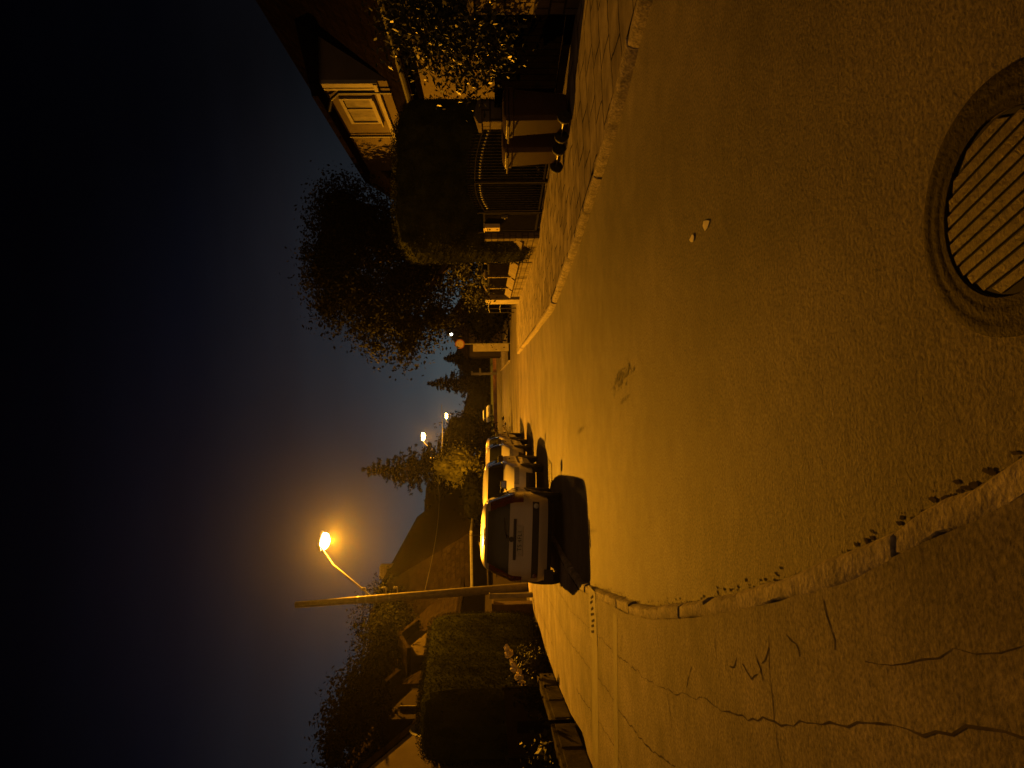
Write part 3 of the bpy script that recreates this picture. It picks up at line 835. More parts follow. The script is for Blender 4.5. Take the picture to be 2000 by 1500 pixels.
# ------------------------------------------------------------------ wheelie bins
def bin_(loc, rz, m, label):
    root = empty('wheelie_bin', loc, rz, label, 'wheelie bin', 'wheelie bins on the right pavement')
    H = .90; b = MB()
    # +y is the lid front; hinge and wheels at -y
    def ring(z, hx, y0, y1, c=.05):
        return [(-hx+c, y0, z), (hx-c, y0, z), (hx, y0+c, z), (hx, y1-c, z), (hx-c, y1, z), (-hx+c, y1, z), (-hx, y1-c, z), (-hx, y0+c, z)]
    rings = [ring(.05, .185, -.20, .20), ring(.10, .195, -.215, .215), ring(.80, .232, -.25, .265), ring(.81, .25, -.265, .285), ring(.87, .25, -.265, .285)]
    V = [v for r_ in rings for v in r_]
    Fs = [tuple(range(8))[::-1]]+[(i*8+k, i*8+(k+1) % 8, (i+1)*8+(k+1) % 8, (i+1)*8+k) for i in range(4) for k in range(8)]+[tuple(32+k for k in range(8))]
    b.add(V, Fs); b.build('body', m, root, smooth=True, bevel=.006)
    l = MB()
    r2 = [ring(.874, .262, -.27, .31), ring(.905, .262, -.27, .31), ring(.945, .20, -.20, .22), ring(.95, .14, -.14, .15)]
    V = [v for r_ in r2 for v in r_]
    l.add(V, [tuple(range(8))[::-1]]+[(i*8+k, i*8+(k+1) % 8, (i+1)*8+(k+1) % 8, (i+1)*8+k) for i in range(3) for k in range(8)]+[tuple(24+k for k in range(8))])
    lid = l.build('lid', m, root, smooth=True, bevel=.006)
    hb = MB(); hb.tube([(-.20, -.275, .86), (-.20, -.35, .875), (.20, -.35, .875), (.20, -.275, .86)], .016, 8); hb.build('handle', m, root, smooth=True)
    ax = MB(); ax.tube([(-.25, -.235, .105), (.25, -.235, .105)], .012, 8); ax.build('axle', M_STEEL, root)
    for sx in (-1, 1):
        w = MB(); w.lathe([(.05, -.025), (.095, -.025), (.10, -.015), (.10, .015), (.095, .025), (.05, .025)], (sx*.228, -.235, .10), 'x', 24)
        wo_ = w.build('wheel', M_RUBBER, root, smooth=True)
        w = MB(); w.lathe([(.05, -.02), (.05, .02), (.02, .03)], (sx*.228, -.235, .10), 'x', 16); w.build('rim', M_BLKPLAST, wo_)
    return root
B1 = (3.86, 10.12); B2 = (3.68, 10.96)
bin_((B1[0], B1[1], .10), R(-75), M_BINBRN, 'brown wheelie bin, the nearer and darker of the two on the right pavement')
bin_((B2[0], B2[1], .10), R(-73), M_BINDK, 'brown wheelie bin standing beyond the nearer bin, closest to the black gate')

# ------------------------------------------------------------------ right hand fence, from near to far
def stone_pillar(p, w, z1, m, label, cap=True, d=None):
    root = empty('fence_pillar', (p[0], p[1], .08), 0, label, 'pillar')
    b = MB(); b.box((p[0], p[1], (z1+.05)/2), (w, d or w, z1-.05)); wpart(b, 'shaft', m, root)
    if cap:
        c = MB(); h = w/2+.04
        x, y = p
        c.add([(x-h, y-h, z1+.002), (x+h, y-h, z1+.002), (x+h, y+h, z1+.002), (x-h, y+h, z1+.002), (x-h, y-h, z1+.05), (x+h, y-h, z1+.05), (x+h, y+h, z1+.05), (x-h, y+h, z1+.05), (x, y, z1+.13)],
              [(3, 2, 1, 0), (0, 1, 5, 4), (1, 2, 6, 5), (2, 3, 7, 6), (3, 0, 4, 7), (4, 5, 8), (5, 6, 8), (6, 7, 8), (7, 4, 8)])
        wpart(c, 'cap', M_COPING, root)
    return root
def onf(y, off=0.0): return (FX(y)+off, y)
stone_pillar(onf(8.95, .16), .36, 1.42, M_BLOCK, 'pillar of split stone blocks at near right edge, beside the laurel')
stone_pillar(onf(11.55, .12), .34, 1.36, M_BLOCK, 'split stone pillar between wheelie bins and the black gate')
# near dark fence section and another beyond the frame edge
def board_fence(y0, y1, z1, label):
    a, c = onf(y0, .16), onf(y1, .14)
    root = empty('board_fence', (a[0], a[1], .08), 0, label, 'fence')
    b = MB(); n = int((y1-y0)/.13)
    for k in range(n):
        p, q = lerp2(a, c, (k+.04)/n), lerp2(a, c, (k+.96)/n); panel(b, p, q, .22, z1, .022)
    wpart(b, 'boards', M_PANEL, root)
    r_ = MB()
    for z in (.42, z1-.18): panel(r_, a, c, z-.03, z+.03, .03, .03)
    wpart(r_, 'rail', M_BLACKMET, root)
    k_ = MB(); panel(k_, a, c, .04, .20, .12); wpart(k_, 'plinth', M_PANEL, root)
    return root
board_fence(9.16, 11.36, 1.15, 'dark board fence under the laurel, between the two stone pillars')
board_fence(6.2, 8.74, 1.25, 'dark board fence at right edge of photo, nearer than the stone pillar')

def gate_leaf(y0, y1, z0, zt0, zt1, label, step=.105, bow=0.0, name='gate_leaf'):
    a, c = onf(y0, .06), onf(y1, .06)
    root = empty(name, (a[0], a[1], .10), 0, label, 'gate')
    f = MB()
    for p, q_, t in ((a, c, 0),):
        n = 8
        f.beam((*a, z0+.03), (*c, z0+.03), .035, .03)
    top = []
    for k in range(13):
        t = k/12; p = lerp2(a, c, t); top.append((p[0], p[1], zt0+(zt1-zt0)*t+bow*math.sin(math.pi*t)))
    f.tube(top, .012, 6)
    f.beam((*a, z0), (*a, zt0), .05, .05, (1, 0, 0)); f.beam((*c, z0), (*c, zt1), .05, .05, (1, 0, 0))
    wpart(f, 'frame', M_BLACKMET, root)
    n = max(2, int(math.hypot(c[0]-a[0], c[1]-a[1])/step))
    for k in range(1, n):
        b = MB(); t = k/n; p = lerp2(a, c, t); zt = zt0+(zt1-zt0)*t+bow*math.sin(math.pi*t)
        b.beam((*p, z0+.02), (*p, zt+.10), .018, .018, (1, 0, 0))
        b.lathe([(.016, 0), (.02, .02), (.002, .06)], (p[0], p[1], zt+.10), 'z', 6)
        wpart(b, 'bar', M_BLACKMET, root)
    d = MB()
    for k in range(1, n):
        t = k/n; p = lerp2(a, c, t); d.lathe([(.012, -.03), (.026, 0), (.012, .03)], (p[0], p[1], zt0-.10+(zt1-zt0)*t+bow*math.sin(math.pi*t)), 'z', 6)
    wpart(d, 'collar', M_GREYMET, root)
    return root
gate_leaf(11.78, 13.62, .17, 1.32, 1.52, 'black barred gate leaf behind the wheelie bins', bow=.05)
gate_leaf(13.70, 15.02, .17, 1.52, 1.36, 'black barred gate leaf next to the pedestrian gate', bow=.05)
for y, lb in ((13.66, 'thin black post where the two gate leaves meet'), (15.10, 'black square post between driveway gate and pedestrian gate'), (16.22, 'black square post between pedestrian gate and block pillar')):
    x_, _ = onf(y, .06); b = MB(); b.box((x_, y, .80), (.07, .07, 1.36)); b.box((x_, y, 1.49), (.085, .085, .02))
    o = b.build('gate_post', M_BLACKMET, None, bevel=.004); tag(o, lb, 'post')
# pedestrian gate with close bars
a, c = onf(15.19, .06), onf(16.14, .06)
root = empty('pedestrian_gate', (a[0], a[1], .10), 0, 'narrow black pedestrian gate carrying the pale mailbox', 'gate')
f = MB()
for z in (.20, 1.36): f.beam((*a, z), (*c, z), .045, .045)
for p in (a, c): f.beam((*p, .18), (*p, 1.385), .045, .045, (1, 0, 0))
wpart(f, 'frame', M_BLACKMET, root)
b = MB()
for k in range(1, 15):
    p = lerp2(a, c, k/15); b.beam((*p, .22), (*p, 1.34), .02, .02, (1, 0, 0))
wpart(b, 'bars', M_BLACKMET, root)
h = MB(); p = lerp2(a, c, .12); h.box((p[0]-.06, p[1], .92), (.05, .12, .02)); h.box((p[0]-.03, p[1], .92), (.06, .03, .14)); wpart(h, 'handle', M_GREYMET, root)
# mailbox
p = lerp2(a, c, .60)
root = empty('mailbox', (p[0]-.09, p[1], 1.02), 0, 'pale yellow mailbox hung on the pedestrian gate', 'mailbox')
M_MAIL = mat('mailbox_paint', (.62, .52, .30), .5, .08, 6)
an = math.atan2(c[1]-a[1], c[0]-a[0])-R(90)
b = MB(); b.box((0, 0, .165), (.10, .22, .33), an); b.build('box', M_MAIL, root, bevel=.012)
b = MB(); b.box((-.004, 0, .345), (.125, .25, .022), an); b.build('lid', M_MAIL, root, bevel=.006)
b = MB(); b.box((-.053, .0, .27), (.008, .13, .018), an); b.build('slot', M_DARKHOLE, root)
b = MB(); b.box((-.053, -.015, .225), (.008, .055, .034), an); b.build('name_window', M_DARKHOLE, root)
b = MB(); b.lathe([(.018, -.004), (.018, .006)], (-.055, 0, .06), 'x', 12); b.build('lock', M_DARKHOLE, root)

stone_pillar(onf(16.48, .05), .26, 1.36, M_PLINTH, 'slim block pillar beside the pedestrian gate, under the hedge end', cap=False)
posts = [16.48, 18.95, 21.75, 24.4, 26.95]
for y in posts[1:-1]:
    stone_pillar(onf(y, .05), .17, 1.34, M_PLINTH, {18.95: 'slim block fence post, first beyond the hedge end', 21.75: 'slim block fence post, middle one of three beyond the hedge', 24.4: 'slim block fence post, farthest of three, before the wide concrete pillar'}[y])
for i, (y0, y1) in enumerate(zip(posts[:-1], posts[1:])):
    lb = ['first', 'second', 'third', 'fourth'][i]+' bay of low block wall with dark panel, counted from the pedestrian gate'
    A_, C_ = onf(y0+.13, .05), onf(y1-.10, .05)
    root = empty('fence_bay', (A_[0], A_[1], .08), 0, lb, 'fence', 'fence bays on the right')
    b = MB(); panel(b, A_, C_, .04, .50, .20); wpart(b, 'plinth', M_PLINTH, root)
    # leaning coping slab
    A2, C2 = Vector((*A_, .60)), Vector((*C_, .60)); d = (C2-A2); nrm = Vector((d.y, -d.x, 0)).normalized()
    b = MB(); b.obox((A2+C2)/2-nrm*.0+Vector((-.05, 0, .0)), d/2*.985, Vector((-.10, 0, -.13)), Vector((-.020, 0, .015))); wpart(b, 'coping', M_COPING, root, bevel=.006)
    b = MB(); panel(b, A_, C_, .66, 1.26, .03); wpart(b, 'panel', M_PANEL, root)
    b = MB(); panel(b, A_, C_, 1.262, 1.31, .045); wpart(b, 'rail', M_BLACKMET, root)
stone_pillar(onf(28.2, .1), .42, 1.42, M_CONC, 'wide pale concrete pillar at the end of the block fence', cap=False, d=1.5)
# wire gate across the side road mouth
y0, y1 = 29.2, 44.0
root = empty('wire_fence', (3.5, 29.2, 0), 0, 'thin wire fence with two rails at the dark side lane', 'fence')
b = MB()
for z in (.75, 1.28): b.tube([(3.5+(y-29.2)*.02, y, z+.03*math.sin(y)) for y in np.arange(29.2, 36.1, .6)], .014, 5)
wpart(b, 'rail', M_GREYMET, root)
for y in (29.4, 31.4, 33.6, 36):
    b = MB(); b.tube([(3.5+(y-29.2)*.02, y, -.05), (3.5+(y-29.2)*.02, y, 1.36)], .025, 6); wpart(b, 'post', M_BLACKMET, root)
pw = P(942, 679, 46)
stone_pillar((pw.x, 46), .50, 2.35, M_CONC, 'far concrete pillar past the side lane, standing before a dark hedge', cap=False, d=.5)

# ------------------------------------------------------------------ right house: mansard roof with a dormer facing the street
HX = 8.0
root = empty('house', (HX, 16, 0), 0, 'dark roofed house on the right with one dormer window above the hedge', 'house')
b = MB(); b.box((HX+4.0, 22.0, 1.55), (8.0, 25.0, 3.2)); wpart(b, 'wall', M_PLASTER, root)
b = MB(); y0, y1 = 9.2, 34.8
b.prism([(HX-.55, y0, 3.16), (HX-.55, y0, 3.34), (HX+1.9, y0, 7.1), (HX+2.6, y0, 7.25), (HX+6.4, y0, 7.25), (HX+8.5, y0, 3.34), (HX+8.5, y0, 3.16)], (0, y1-y0, 0)); wpart(b, 'roof', M_ROOF, root)
rf = [o for o in root.children if o.name.startswith('roof')][0]
b = MB(); b.tube([(HX-.60, y0, 3.27), (HX-.60, y1, 3.27)], .07, 8); wpart(b, 'gutter', M_BLKPLAST, root, rf)
b = MB(); b.box((HX+3.4, 15.6, 7.5), (.7, .9, .9)); wpart(b, 'chimney', M_PLINTH, root, rf)
# dormer
dx, dy0, dy1, dz0, dz1 = HX-.30, 18.0, 25.5, 4.02, 5.42
D = MB(); D.box((dx+1.4, (dy0+dy1)/2, (dz0+dz1)/2-.1), (2.8, dy1-dy0, dz1-dz0+.3)); dm = wpart(D, 'dormer', M_PLASTER, root)
D = MB(); D.prism([(dx-.42, dy0-.12, dz1+.05), (dx-.42, dy0-.12, dz1+.2), (dx+2.2, dy0-.12, dz1+.75), (dx+2.2, dy0-.12, dz1+.05)], (0, dy1-dy0+.24, 0)); wpart(D, 'dormer_roof', M_ROOF, root, dm)
D = MB(); D.box((dx-.03, dy0+.09, (dz0+dz1)/2), (.10, .24, dz1-dz0)); D.box((dx-.05, dy0+.34, (dz0+dz1)/2), (.05, .12, dz1-dz0)); wpart(D, 'corner_board', M_TRIM, root, dm)
D = MB(); D.box((dx-.05, (dy0+dy1)/2, dz0+.06), (.12, dy1-dy0, .10)); wpart(D, 'sill_board', M_TRIM, root, dm)
D = MB(); D.tube([(dx-.10, dy0+.46, dz0-.3), (dx-.10, dy0+.46, dz1-.35), (dx-.16, dy0+.75, dz1-.10), (dx-.36, dy0+1.0, dz1+.02)], .05, 8); wpart(D, 'downpipe', M_BLKPLAST, root, dm)
D = MB(); D.tube([(dx-.08, 21.75, dz0-.2), (dx-.08, 21.75, dz1+.02)], .04, 8); wpart(D, 'downpipe', M_BLKPLAST, root, dm)
def window(x, ya, yb, za, zb, sgn, root, parent, curtain=True):
    w = MB(); th = .09; xx = x+sgn*.03
    w.box((xx, ya+th/2, (za+zb)/2), (.08, th, zb-za)); w.box((xx, yb-th/2, (za+zb)/2), (.08, th, zb-za))
    for zz in (za+th/2, zb-th/2): w.box((xx, (ya+yb)/2, zz), (.08, yb-ya-2*th-.002, th))
    w.box((xx, ya+(yb-ya)*.42, (za+zb)/2), (.07, .07, zb-za-2*th-.002))
    w.box((xx+sgn*.04, (ya+yb)/2, za-.03), (.16, yb-ya+.1, .04))
    f = wpart(w, 'window', M_TRIM, root, parent)
    return f
wf = window(dx, 18.95, 20.75, 4.30, 5.18, -1, root, dm)
D = MB(); D.box((dx-.01, 19.37, 4.74), (.03, .66, .70)); D.box((dx-.012, 20.2, 4.74), (.03, .86, .70)); wpart(D, 'window_pane', mat('curtained_glass', (.20, .185, .155), .25, .35, 3), root, dm)
D = MB(); D.box((HX-.04, 13.6, 1.6), (.08, 1.0, 2.1)); wpart(D, 'door', M_PANEL, root)

# ------------------------------------------------------------------ right vegetation
hedge('hedge', [(3.12, 18.0), (4.4, 17.7), (6.9, 17.5)], 1.0, 3.62, 3.55, 'tall clipped conifer hedge over the black gate, dark on our side', 30000, .05, M_THUJA, z_base=.0, round_=1.0)
# laurel near right
bl = [(4.95, 9.9, 1.55, .62, .85, .75), (5.2, 9.4, 2.15, .6, .8, .55), (5.0, 10.6, 1.5, .55, .6, .62), (5.35, 9.0, 1.6, .5, .6, .8), (5.1, 10.2, 2.3, .5, .6, .45), (4.75, 9.5, 1.25, .35, .7, .35)]
tree('laurel_bush', (5.2, 9.9, .05), 1.0, .05, bl, 13000, .095, M_LEAF_B, 'big leaved laurel bush hanging over the dark board fence', 'bush', clump=.24, aspect=.42, core=.0)
# broad tree beyond the hedge
bl = []
for x, y, d, rr in ((660, 470, 27, 1.5), (640, 530, 27, 1.25), (690, 570, 26, 1.45), (740, 620, 26, 1.25), (800, 640, 25.5, 1.05), (790, 560, 27, 1.6), (700, 430, 28, 1.6), (660, 405, 29, 1.2), (760, 470, 28, 1.6), (850, 620, 26, .9), (840, 520, 28, 1.5), (790, 680, 25.5, .5), (735, 676, 26, .35), (640, 600, 26.5, .7)):
    p = P(x, y, d); bl.append((p.x, p.y, p.z, rr, rr, rr*.85))
tree('broadleaf_tree', (5.2, 27.5, 0), 3.2, .2, bl, 36000, .15, M_LEAF_T, 'broad leafy tree rising beyond the clipped hedge on the right', clump=.38, core=.5)
# small shrub over the block fence
bl = [(P(905, 520, 24).x, 24, P(905, 520, 24).z, .8, 1.2, .55), (P(925, 570, 25.5).x, 25.5, P(925, 570, 25.5).z, .55, .9, .5), (P(935, 540, 24).x+.1, 24, P(940, 540, 24).z-.1, .55, 1.3, .45)]
tree('shrub', (bl[0][0], 24.3, .0), 1.1, .05, bl, 3600, .12, M_LEAF_S, 'small leaved shrub spilling over the block fence panels', 'shrub', clump=.2, core=.6)
bl = [(P(905, 640, 40).x+1, 42, 1.4, 1.6, 3, 1.4), (P(905, 660, 45).x+1.2, 47.2, 1.6, 1.4, 1.6, 1.3)]
tree('dark_bush', (bl[0][0], 42, 0), .6, .05, bl, 3000, .22, M_DARKTREE, 'dark unclipped bush between the side lane and far pillar', 'bush', clump=.35, core=.8)

# ------------------------------------------------------------------ left side: low wall, pole, gate post, fence
def LOx(y): return LO(y)
def low_wall(y0, y1, h, label, m):
    a, c = (LOx(y0)-.12, y0), (LOx(y1)-.12, y1)
    root = empty('low_wall', (a[0], a[1], .05), 0, label, 'wall')
    b = MB(); panel(b, a, c, .02, h, .16); wpart(b, 'wall', m, root, bevel=.01)
    n = max(2, int((y1-y0)/1.0)); pl_ = MB()
    for k in range(n):
        p, q = lerp2(a, c, (k+.06)/n), lerp2(a, c, (k+.94)/n); panel(pl_, p, q, .10, h-.06, .03, .085)
    wpart(pl_, 'slab', M_OLDCONC, root, bevel=.008)
    return root
low_wall(11.2, 14.8, .42, 'low pale concrete wall at left pavement edge, before the flowering shrub', M_OLDCONC)
low_wall(6.0, 10.9, .46, 'low concrete wall at left photo edge, nearest stretch', M_OLDCONC)
b = MB(); b.box((LOx(11.05)-.10, 11.05, .50), (.14, .12, .95)); tag(b.build('fence_post', M_PANEL, None, bevel=.01), 'short dark fence post standing between the two low walls', 'post')
def picket(y0, y1, z0, z1, label):
    a, c = (LOx(y0)-.32, y0), (LOx(y1)-.32, y1)
    root = empty('mesh_fence', (a[0], a[1], .05), 0, label, 'fence')
    b = MB(); panel(b, a, c, z0, z1, .02); wpart(b, 'panel', M_PANEL, root)
    for t in (0, .5, 1):
        p = lerp2(a, c, t); q = MB(); q.box((p[0], p[1], z1/2+.03), (.06, .06, z1+.04)); wpart(q, 'post', M_BLACKMET, root)
    return root
picket(6.0, 14.8, .05, 1.12, 'dark garden fence behind the low walls on the left')
picket(17.6, 21.4, .05, .55, 'dark garden fence between flowering shrub and the brick pier')
# brick pier beside the pole
p = P(990, 1192, 22.6)
b = MB(); b.box((p.x-.15, 22.4, .68), (.9, .35, 1.25)); b.box((p.x-.15, 22.4, 1.335), (1.0, .42, .06))
tag(b.build('brick_pier', mat('red_brown_brick', (.08, .045, .022), .9, .3, 5, bump=.6, bscale=25)), 'short brown brick pier at the hedge end near the lamp pole', 'pier')
p = P(990, 1163, 22.2)
b = MB(); b.box((p.x, 22.2, .72), (.13, .13, 1.36)); b.box((p.x, 22.2, 1.42), (.17, .17, .04))
tag(b.build('gate_post', M_CONC, None, bevel=.008), 'pale gate post standing between brick pier and street lamp pole', 'post')
a = P(940, 1060, 30); 
root = empty('low_wall', (-6.8, 25.7, .05), 0, 'brown brick garden wall running behind parked cars, beyond the lamp pole', 'wall')
b = MB(); panel(b, (-6.85, 25.7), (-6.6, 60), 0, 1.15, .2); wpart(b, 'wall', mat('dark_brown_brick', (.085, .045, .022), .9, .3, 5, bump=.6, bscale=25), root)
b = MB(); panel(b, (-6.85, 25.7), (-6.6, 60), 1.152, 1.21, .28); wpart(b, 'coping', M_OLDCONC, root)
root = empty('garden_fence', (-5.9, 24, 0), 0, 'long dark garden fence with pale top rail behind the parked cars', 'fence')
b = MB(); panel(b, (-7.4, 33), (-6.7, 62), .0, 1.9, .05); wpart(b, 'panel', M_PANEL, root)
b = MB(); panel(b, (-7.4, 33), (-6.7, 62), 1.905, 1.97, .09); wpart(b, 'rail', M_OLDCONC, root)

def crown_at(name, x, y, d, rx, rz, n, leaf, m, label, cat='tree', ry=None, trunk=1.0, clump=.3, core=.75, aspect=.55, sub=5):
    p = P(x, y, d); bl = [(p.x, p.y, p.z, rx, ry or rx, rz)]
    for k in range(sub):
        a_ = random.uniform(0, 6.283)
        bl.append((p.x+math.cos(a_)*rx*.6, p.y+math.sin(a_)*(ry or rx)*.6, p.z+random.uniform(-.5, .55)*rz, rx*.55, (ry or rx)*.55, rz*.5))
    return tree(name, (p.x, p.y, 0), trunk, .1, bl, n, leaf, m, label, cat, clump=clump, core=core, aspect=aspect, limbs=False)

hedge('hedge', [(-7.2, 14.3), (-7.55, 18.5), (-7.75, 22.6)], .75, 2.95, 3.35, 'smooth clipped hedge left of the lamp pole, lit olive at its far end', 40000, .05, M_YEW, z_base=0, round_=1.1, rough=.04)
# flowering shrub on the left pavement edge
fs = G(1058, 1265, .08); fx, fy = fs.x-.25, 16.0
bl = [(fx, fy, .62, .55, .8, .46), (fx+.2, fy+.8, .5, .48, .6, .42), (fx-.15, fy-.6, .62, .46, .5, .48), (fx+.15, fy+1.5, .42, .4, .5, .36)]
shr = tree('flowering_shrub', (fx, fy, .06), .3, .03, bl, 6500, .075, M_LEAF_S, 'low shrub with cream flower heads leaning over left pavement', 'shrub', clump=.16, core=.75, limbs=False)
for k in range(17):
    t = k/16; px_, py_ = 985+t*38+random.uniform(-5, 5)*(1-t), 1268+t*70+random.uniform(-10, 10)
    c = P(px_, py_, 15.4-t*.5+random.uniform(-.15, .15)); b = MB(); r_ = random.uniform(.045, .085)
    pts = rng.normal(size=(70, 3)); pts /= np.linalg.norm(pts, axis=1, keepdims=True)
    leaf_cards(b, pts*r_*np.array([1, 1, .8]), pts, r_*.7, .8, .3)
    q = MB(); blob_core(q, (0, 0, 0, r_, r_, r_*.8), .85, 5); b.add(q.v, q.f)
    b.v = [(v[0]+c.x, v[1]+c.y, v[2]+c.z) for v in b.v]
    wpart(b, 'flower_head', M_PETAL, shr)
bl = [(-5.75, 10.4, .55, .5, .9, .4), (-5.5, 9.2, .5, .4, .8, .38), (-5.6, 8.2, .45, .4, .7, .35)]
tree('low_shrub', (-5.7, 9.4, .05), .3, .03, bl, 2400, .11, M_LEAF_S, 'straggly low shrub behind the nearest low wall on left', 'shrub', clump=.18, core=.7, limbs=False)
tree('low_shrub', (-6.3, 12.8, .05), .3, .03, [(-6.3, 12.8, .55, .45, 1.0, .42), (-6.4, 13.9, .55, .4, .7, .4)], 1600, .11, M_DARKTREE, 'dark low shrub behind the low wall, beside the flowering shrub', 'shrub', clump=.18, core=.8, limbs=False)

# ------------------------------------------------------------------ street lamps
def batwing(L_):
    "road lanterns throw most of their light out along the street, less straight down"
    L_.use_nodes = True; t = L_.node_tree; e = t.nodes['Emission']
    co = N(t, 'ShaderNodeTexCoord'); sp = N(t, 'ShaderNodeSeparateXYZ'); ab = N(t, 'ShaderNodeMath', operation='ABSOLUTE')
    mr = N(t, 'ShaderNodeMapRange'); mr.interpolation_type = 'SMOOTHSTEP'
    for k, v in (('From Min', .36), ('From Max', .80), ('To Min', 1.0), ('To Max', .38)): mr.inputs[k].default_value = v
    t.links.new(co.outputs['Normal'], sp.inputs[0]); t.links.new(sp.outputs['Z'], ab.inputs[0]); t.links.new(ab.outputs[0], mr.inputs['Value'])
    t.links.new(mr.outputs[0], e.inputs['Strength'])
def street_lamp(base, top_z, head, label, power, main=False, arm_z=None, r0=.16):
    root = empty('street_lamp', base, 0, label, 'street lamp', 'street lamps along the left side')
    base = Vector(base); head = Vector(head); lean = Vector((-.42, 0, 0)) if main else Vector((0, 0, 0))
    top = base+lean+Vector((0, 0, top_z))
    b = MB(); b.tube([base+Vector((0, 0, -.2)), base+(top-base)*.5, top], [r0, r0*.86, r0*.68], 14); wpart(b, 'pole', M_WOODPOLE, root, smooth=True)
    t = arm_z/top_z; at_ = base+(top-base)*t
    d = (head-at_); k = at_+d*.62+Vector((0, 0, d.z*.12))
    b = MB(); b.tube([at_-d*.04, at_.lerp(k, .5), k, k.lerp(head, .6)+Vector((0, 0, .05)), head+Vector((0, 0, .06))], .034, 8); wpart(b, 'arm', M_GREYMET, root, smooth=True)
    dn = Vector((d.x, d.y, 0)).normalized(); sd = Vector((-dn.y, dn.x, 0))
    h = MB(); c0 = head+dn*.25
    h.obox(c0+Vector((0, 0, .08)), dn*.40, sd*.20, Vector((0, 0, .045))); wpart(h, 'housing', M_GREYMET, root, bevel=.03)
    g_ = MB(); vs = []; kk, nn = 16, 7
    for i in range(nn+1):
        th = math.pi*i/nn
        for j in range(kk):
            ph = 6.2832*j/kk
            vs.append(c0+Vector((0, 0, -.04))+dn*(.38*math.sin(th)*math.cos(ph))+sd*(.27*math.sin(th)*math.sin(ph))+Vector((0, 0, .20*math.cos(th)*(1 if math.cos(th) < 0 else .3))))
    g_.add(vs, [(i*kk+j, i*kk+(j+1) % kk, (i+1)*kk+(j+1) % kk, (i+1)*kk+j) for i in range(nn) for j in range(kk)])
    wpart(g_, 'lamp_bowl', M_BOWL if main else M_BOWL_FAR, root, smooth=True)
    if main:
        # clamps, insulators and bands on the pole
        for f_ in (.735, .70, .655, .60, .54):
            q = base+(top-base)*f_; b = MB(); b.lathe([(r0*.84, -.03), (r0*.84, .03)], tuple(q), 'z', 14)
            wpart(b, 'band', M_GREYMET, root)
        for f_, s_ in ((.70, .16), (.615, .12), (.565, .10)):
            q = base+(top-base)*f_; b = MB()
            b.tube([q, q+Vector((.22+s_, 0, .02))], .018, 6); b.lathe([(.03, 0), (.055, .03), (.04, .07), (.055, .11), (.03, .15)], (q.x+.22+s_, q.y, q.z), 'z', 10)
            wpart(b, 'insulator', M_CONC, root, smooth=True)
    L2_ = bpy.data.lights.new('sodium_beam', 'SPOT'); L2_.energy = power*.8; L2_.color = SODIUM; L2_.shadow_soft_size = .05; L2_.spot_size = R(172); L2_.spot_blend = .25
    so_ = bpy.data.objects.new('sodium_beam', L2_); C.objects.link(so_); so_.parent = root
    so_.location = c0+Vector((0, 0, -.27))-base
    L = bpy.data.lights.new('sodium_light', 'POINT'); L.energy = power*.2; L.color = SODIUM; L.shadow_soft_size = .05
    batwing(L2_)
    lo_ = bpy.data.objects.new('sodium_light', L); C.objects.link(lo_); lo_.parent = root
    lo_.location = c0+Vector((0, 0, -.27))-base
    return root
pb_ = P(1025, 1146, 25); pb_.z = .02
hd = P(637, 1052, 27.6)
street_lamp((pb_.x, 25, .02), 8.2, (hd.x-.22, 27.4, hd.z+.12), 'nearest street lamp, tall leaning concrete pole with glowing lamp over the parked cars', LAMP_POWER, True, 5.45)
h2 = P(827, 858, 64)
street_lamp((P(950, 893, 64).x, 64, 0), 6.9, (h2.x, 64, h2.z+.1), 'second street lamp glowing in front of the tall spruce', LAMP_POWER*.35, False, 5.6)
h3 = P(872, 816, 98)
street_lamp((h3.x-2.0, 98, .8), 6.6, (h3.x, 98, h3.z+.1), 'farthest street lamp, smallest glow above the road end', LAMP_POWER*.3, False, 5.6)
# overhead cables
def cable(pts, r_, label):
    b = MB(); A_, B_, sag = pts
    A_, B_ = Vector(A_), Vector(B_)
    b.tube([A_.lerp(B_, t)+Vector((0, 0, -sag*4*t*(1-t))) for t in np.linspace(0, 1, 22)], r_, 5)
    return tag(b.build('overhead_cable', M_BLKPLAST), label, 'cable')
cable((P(862, 893, 64), P(862, 790, 64), .1), .028, 'cable crossing the far street at the second lamp pole')
cable((P(830, 1152, 25), P(842, 893, 64), .6), .012, 'cable running between first and second lamp poles')

# ------------------------------------------------------------------ left houses
HX2 = -8.9
root = empty('house', (HX2, 20, 0), 0, 'dark roofed house on the left behind the smooth hedge, with a gable and dormers', 'house')
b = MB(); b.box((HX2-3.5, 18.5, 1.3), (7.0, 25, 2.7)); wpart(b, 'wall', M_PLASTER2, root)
b = MB(); b.prism([(HX2+.45, 5.7, 2.55), (HX2+.45, 5.7, 2.72), (HX2-2.2, 5.7, 5.75), (HX2-5, 5.7, 5.75), (HX2-7.4, 5.7, 2.72), (HX2-7.4, 5.7, 2.55)], (0, 25.6, 0)); rf = wpart(b, 'roof', M_ROOF, root)
for ya, yb, zt in ((19.6, 21.9, 4.55), (24.2, 26.6, 4.45)):
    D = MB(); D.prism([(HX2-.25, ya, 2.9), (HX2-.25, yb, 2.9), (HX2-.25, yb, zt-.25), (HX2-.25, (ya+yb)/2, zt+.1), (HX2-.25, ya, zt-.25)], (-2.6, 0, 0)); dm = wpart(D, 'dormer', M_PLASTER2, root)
    D = MB(); ym = (ya+yb)/2
    for s_, e_ in ((-1, ya-.25), (1, yb+.25)):
        D.prism([(HX2+.10, ym, zt+.16), (HX2+.10, ym, zt+.30), (HX2+.10, e_, zt-.20), (HX2+.10, e_, zt-.34)], (-2.9, 0, 0))
    wpart(D, 'dormer_roof', M_ROOFY, root, dm)
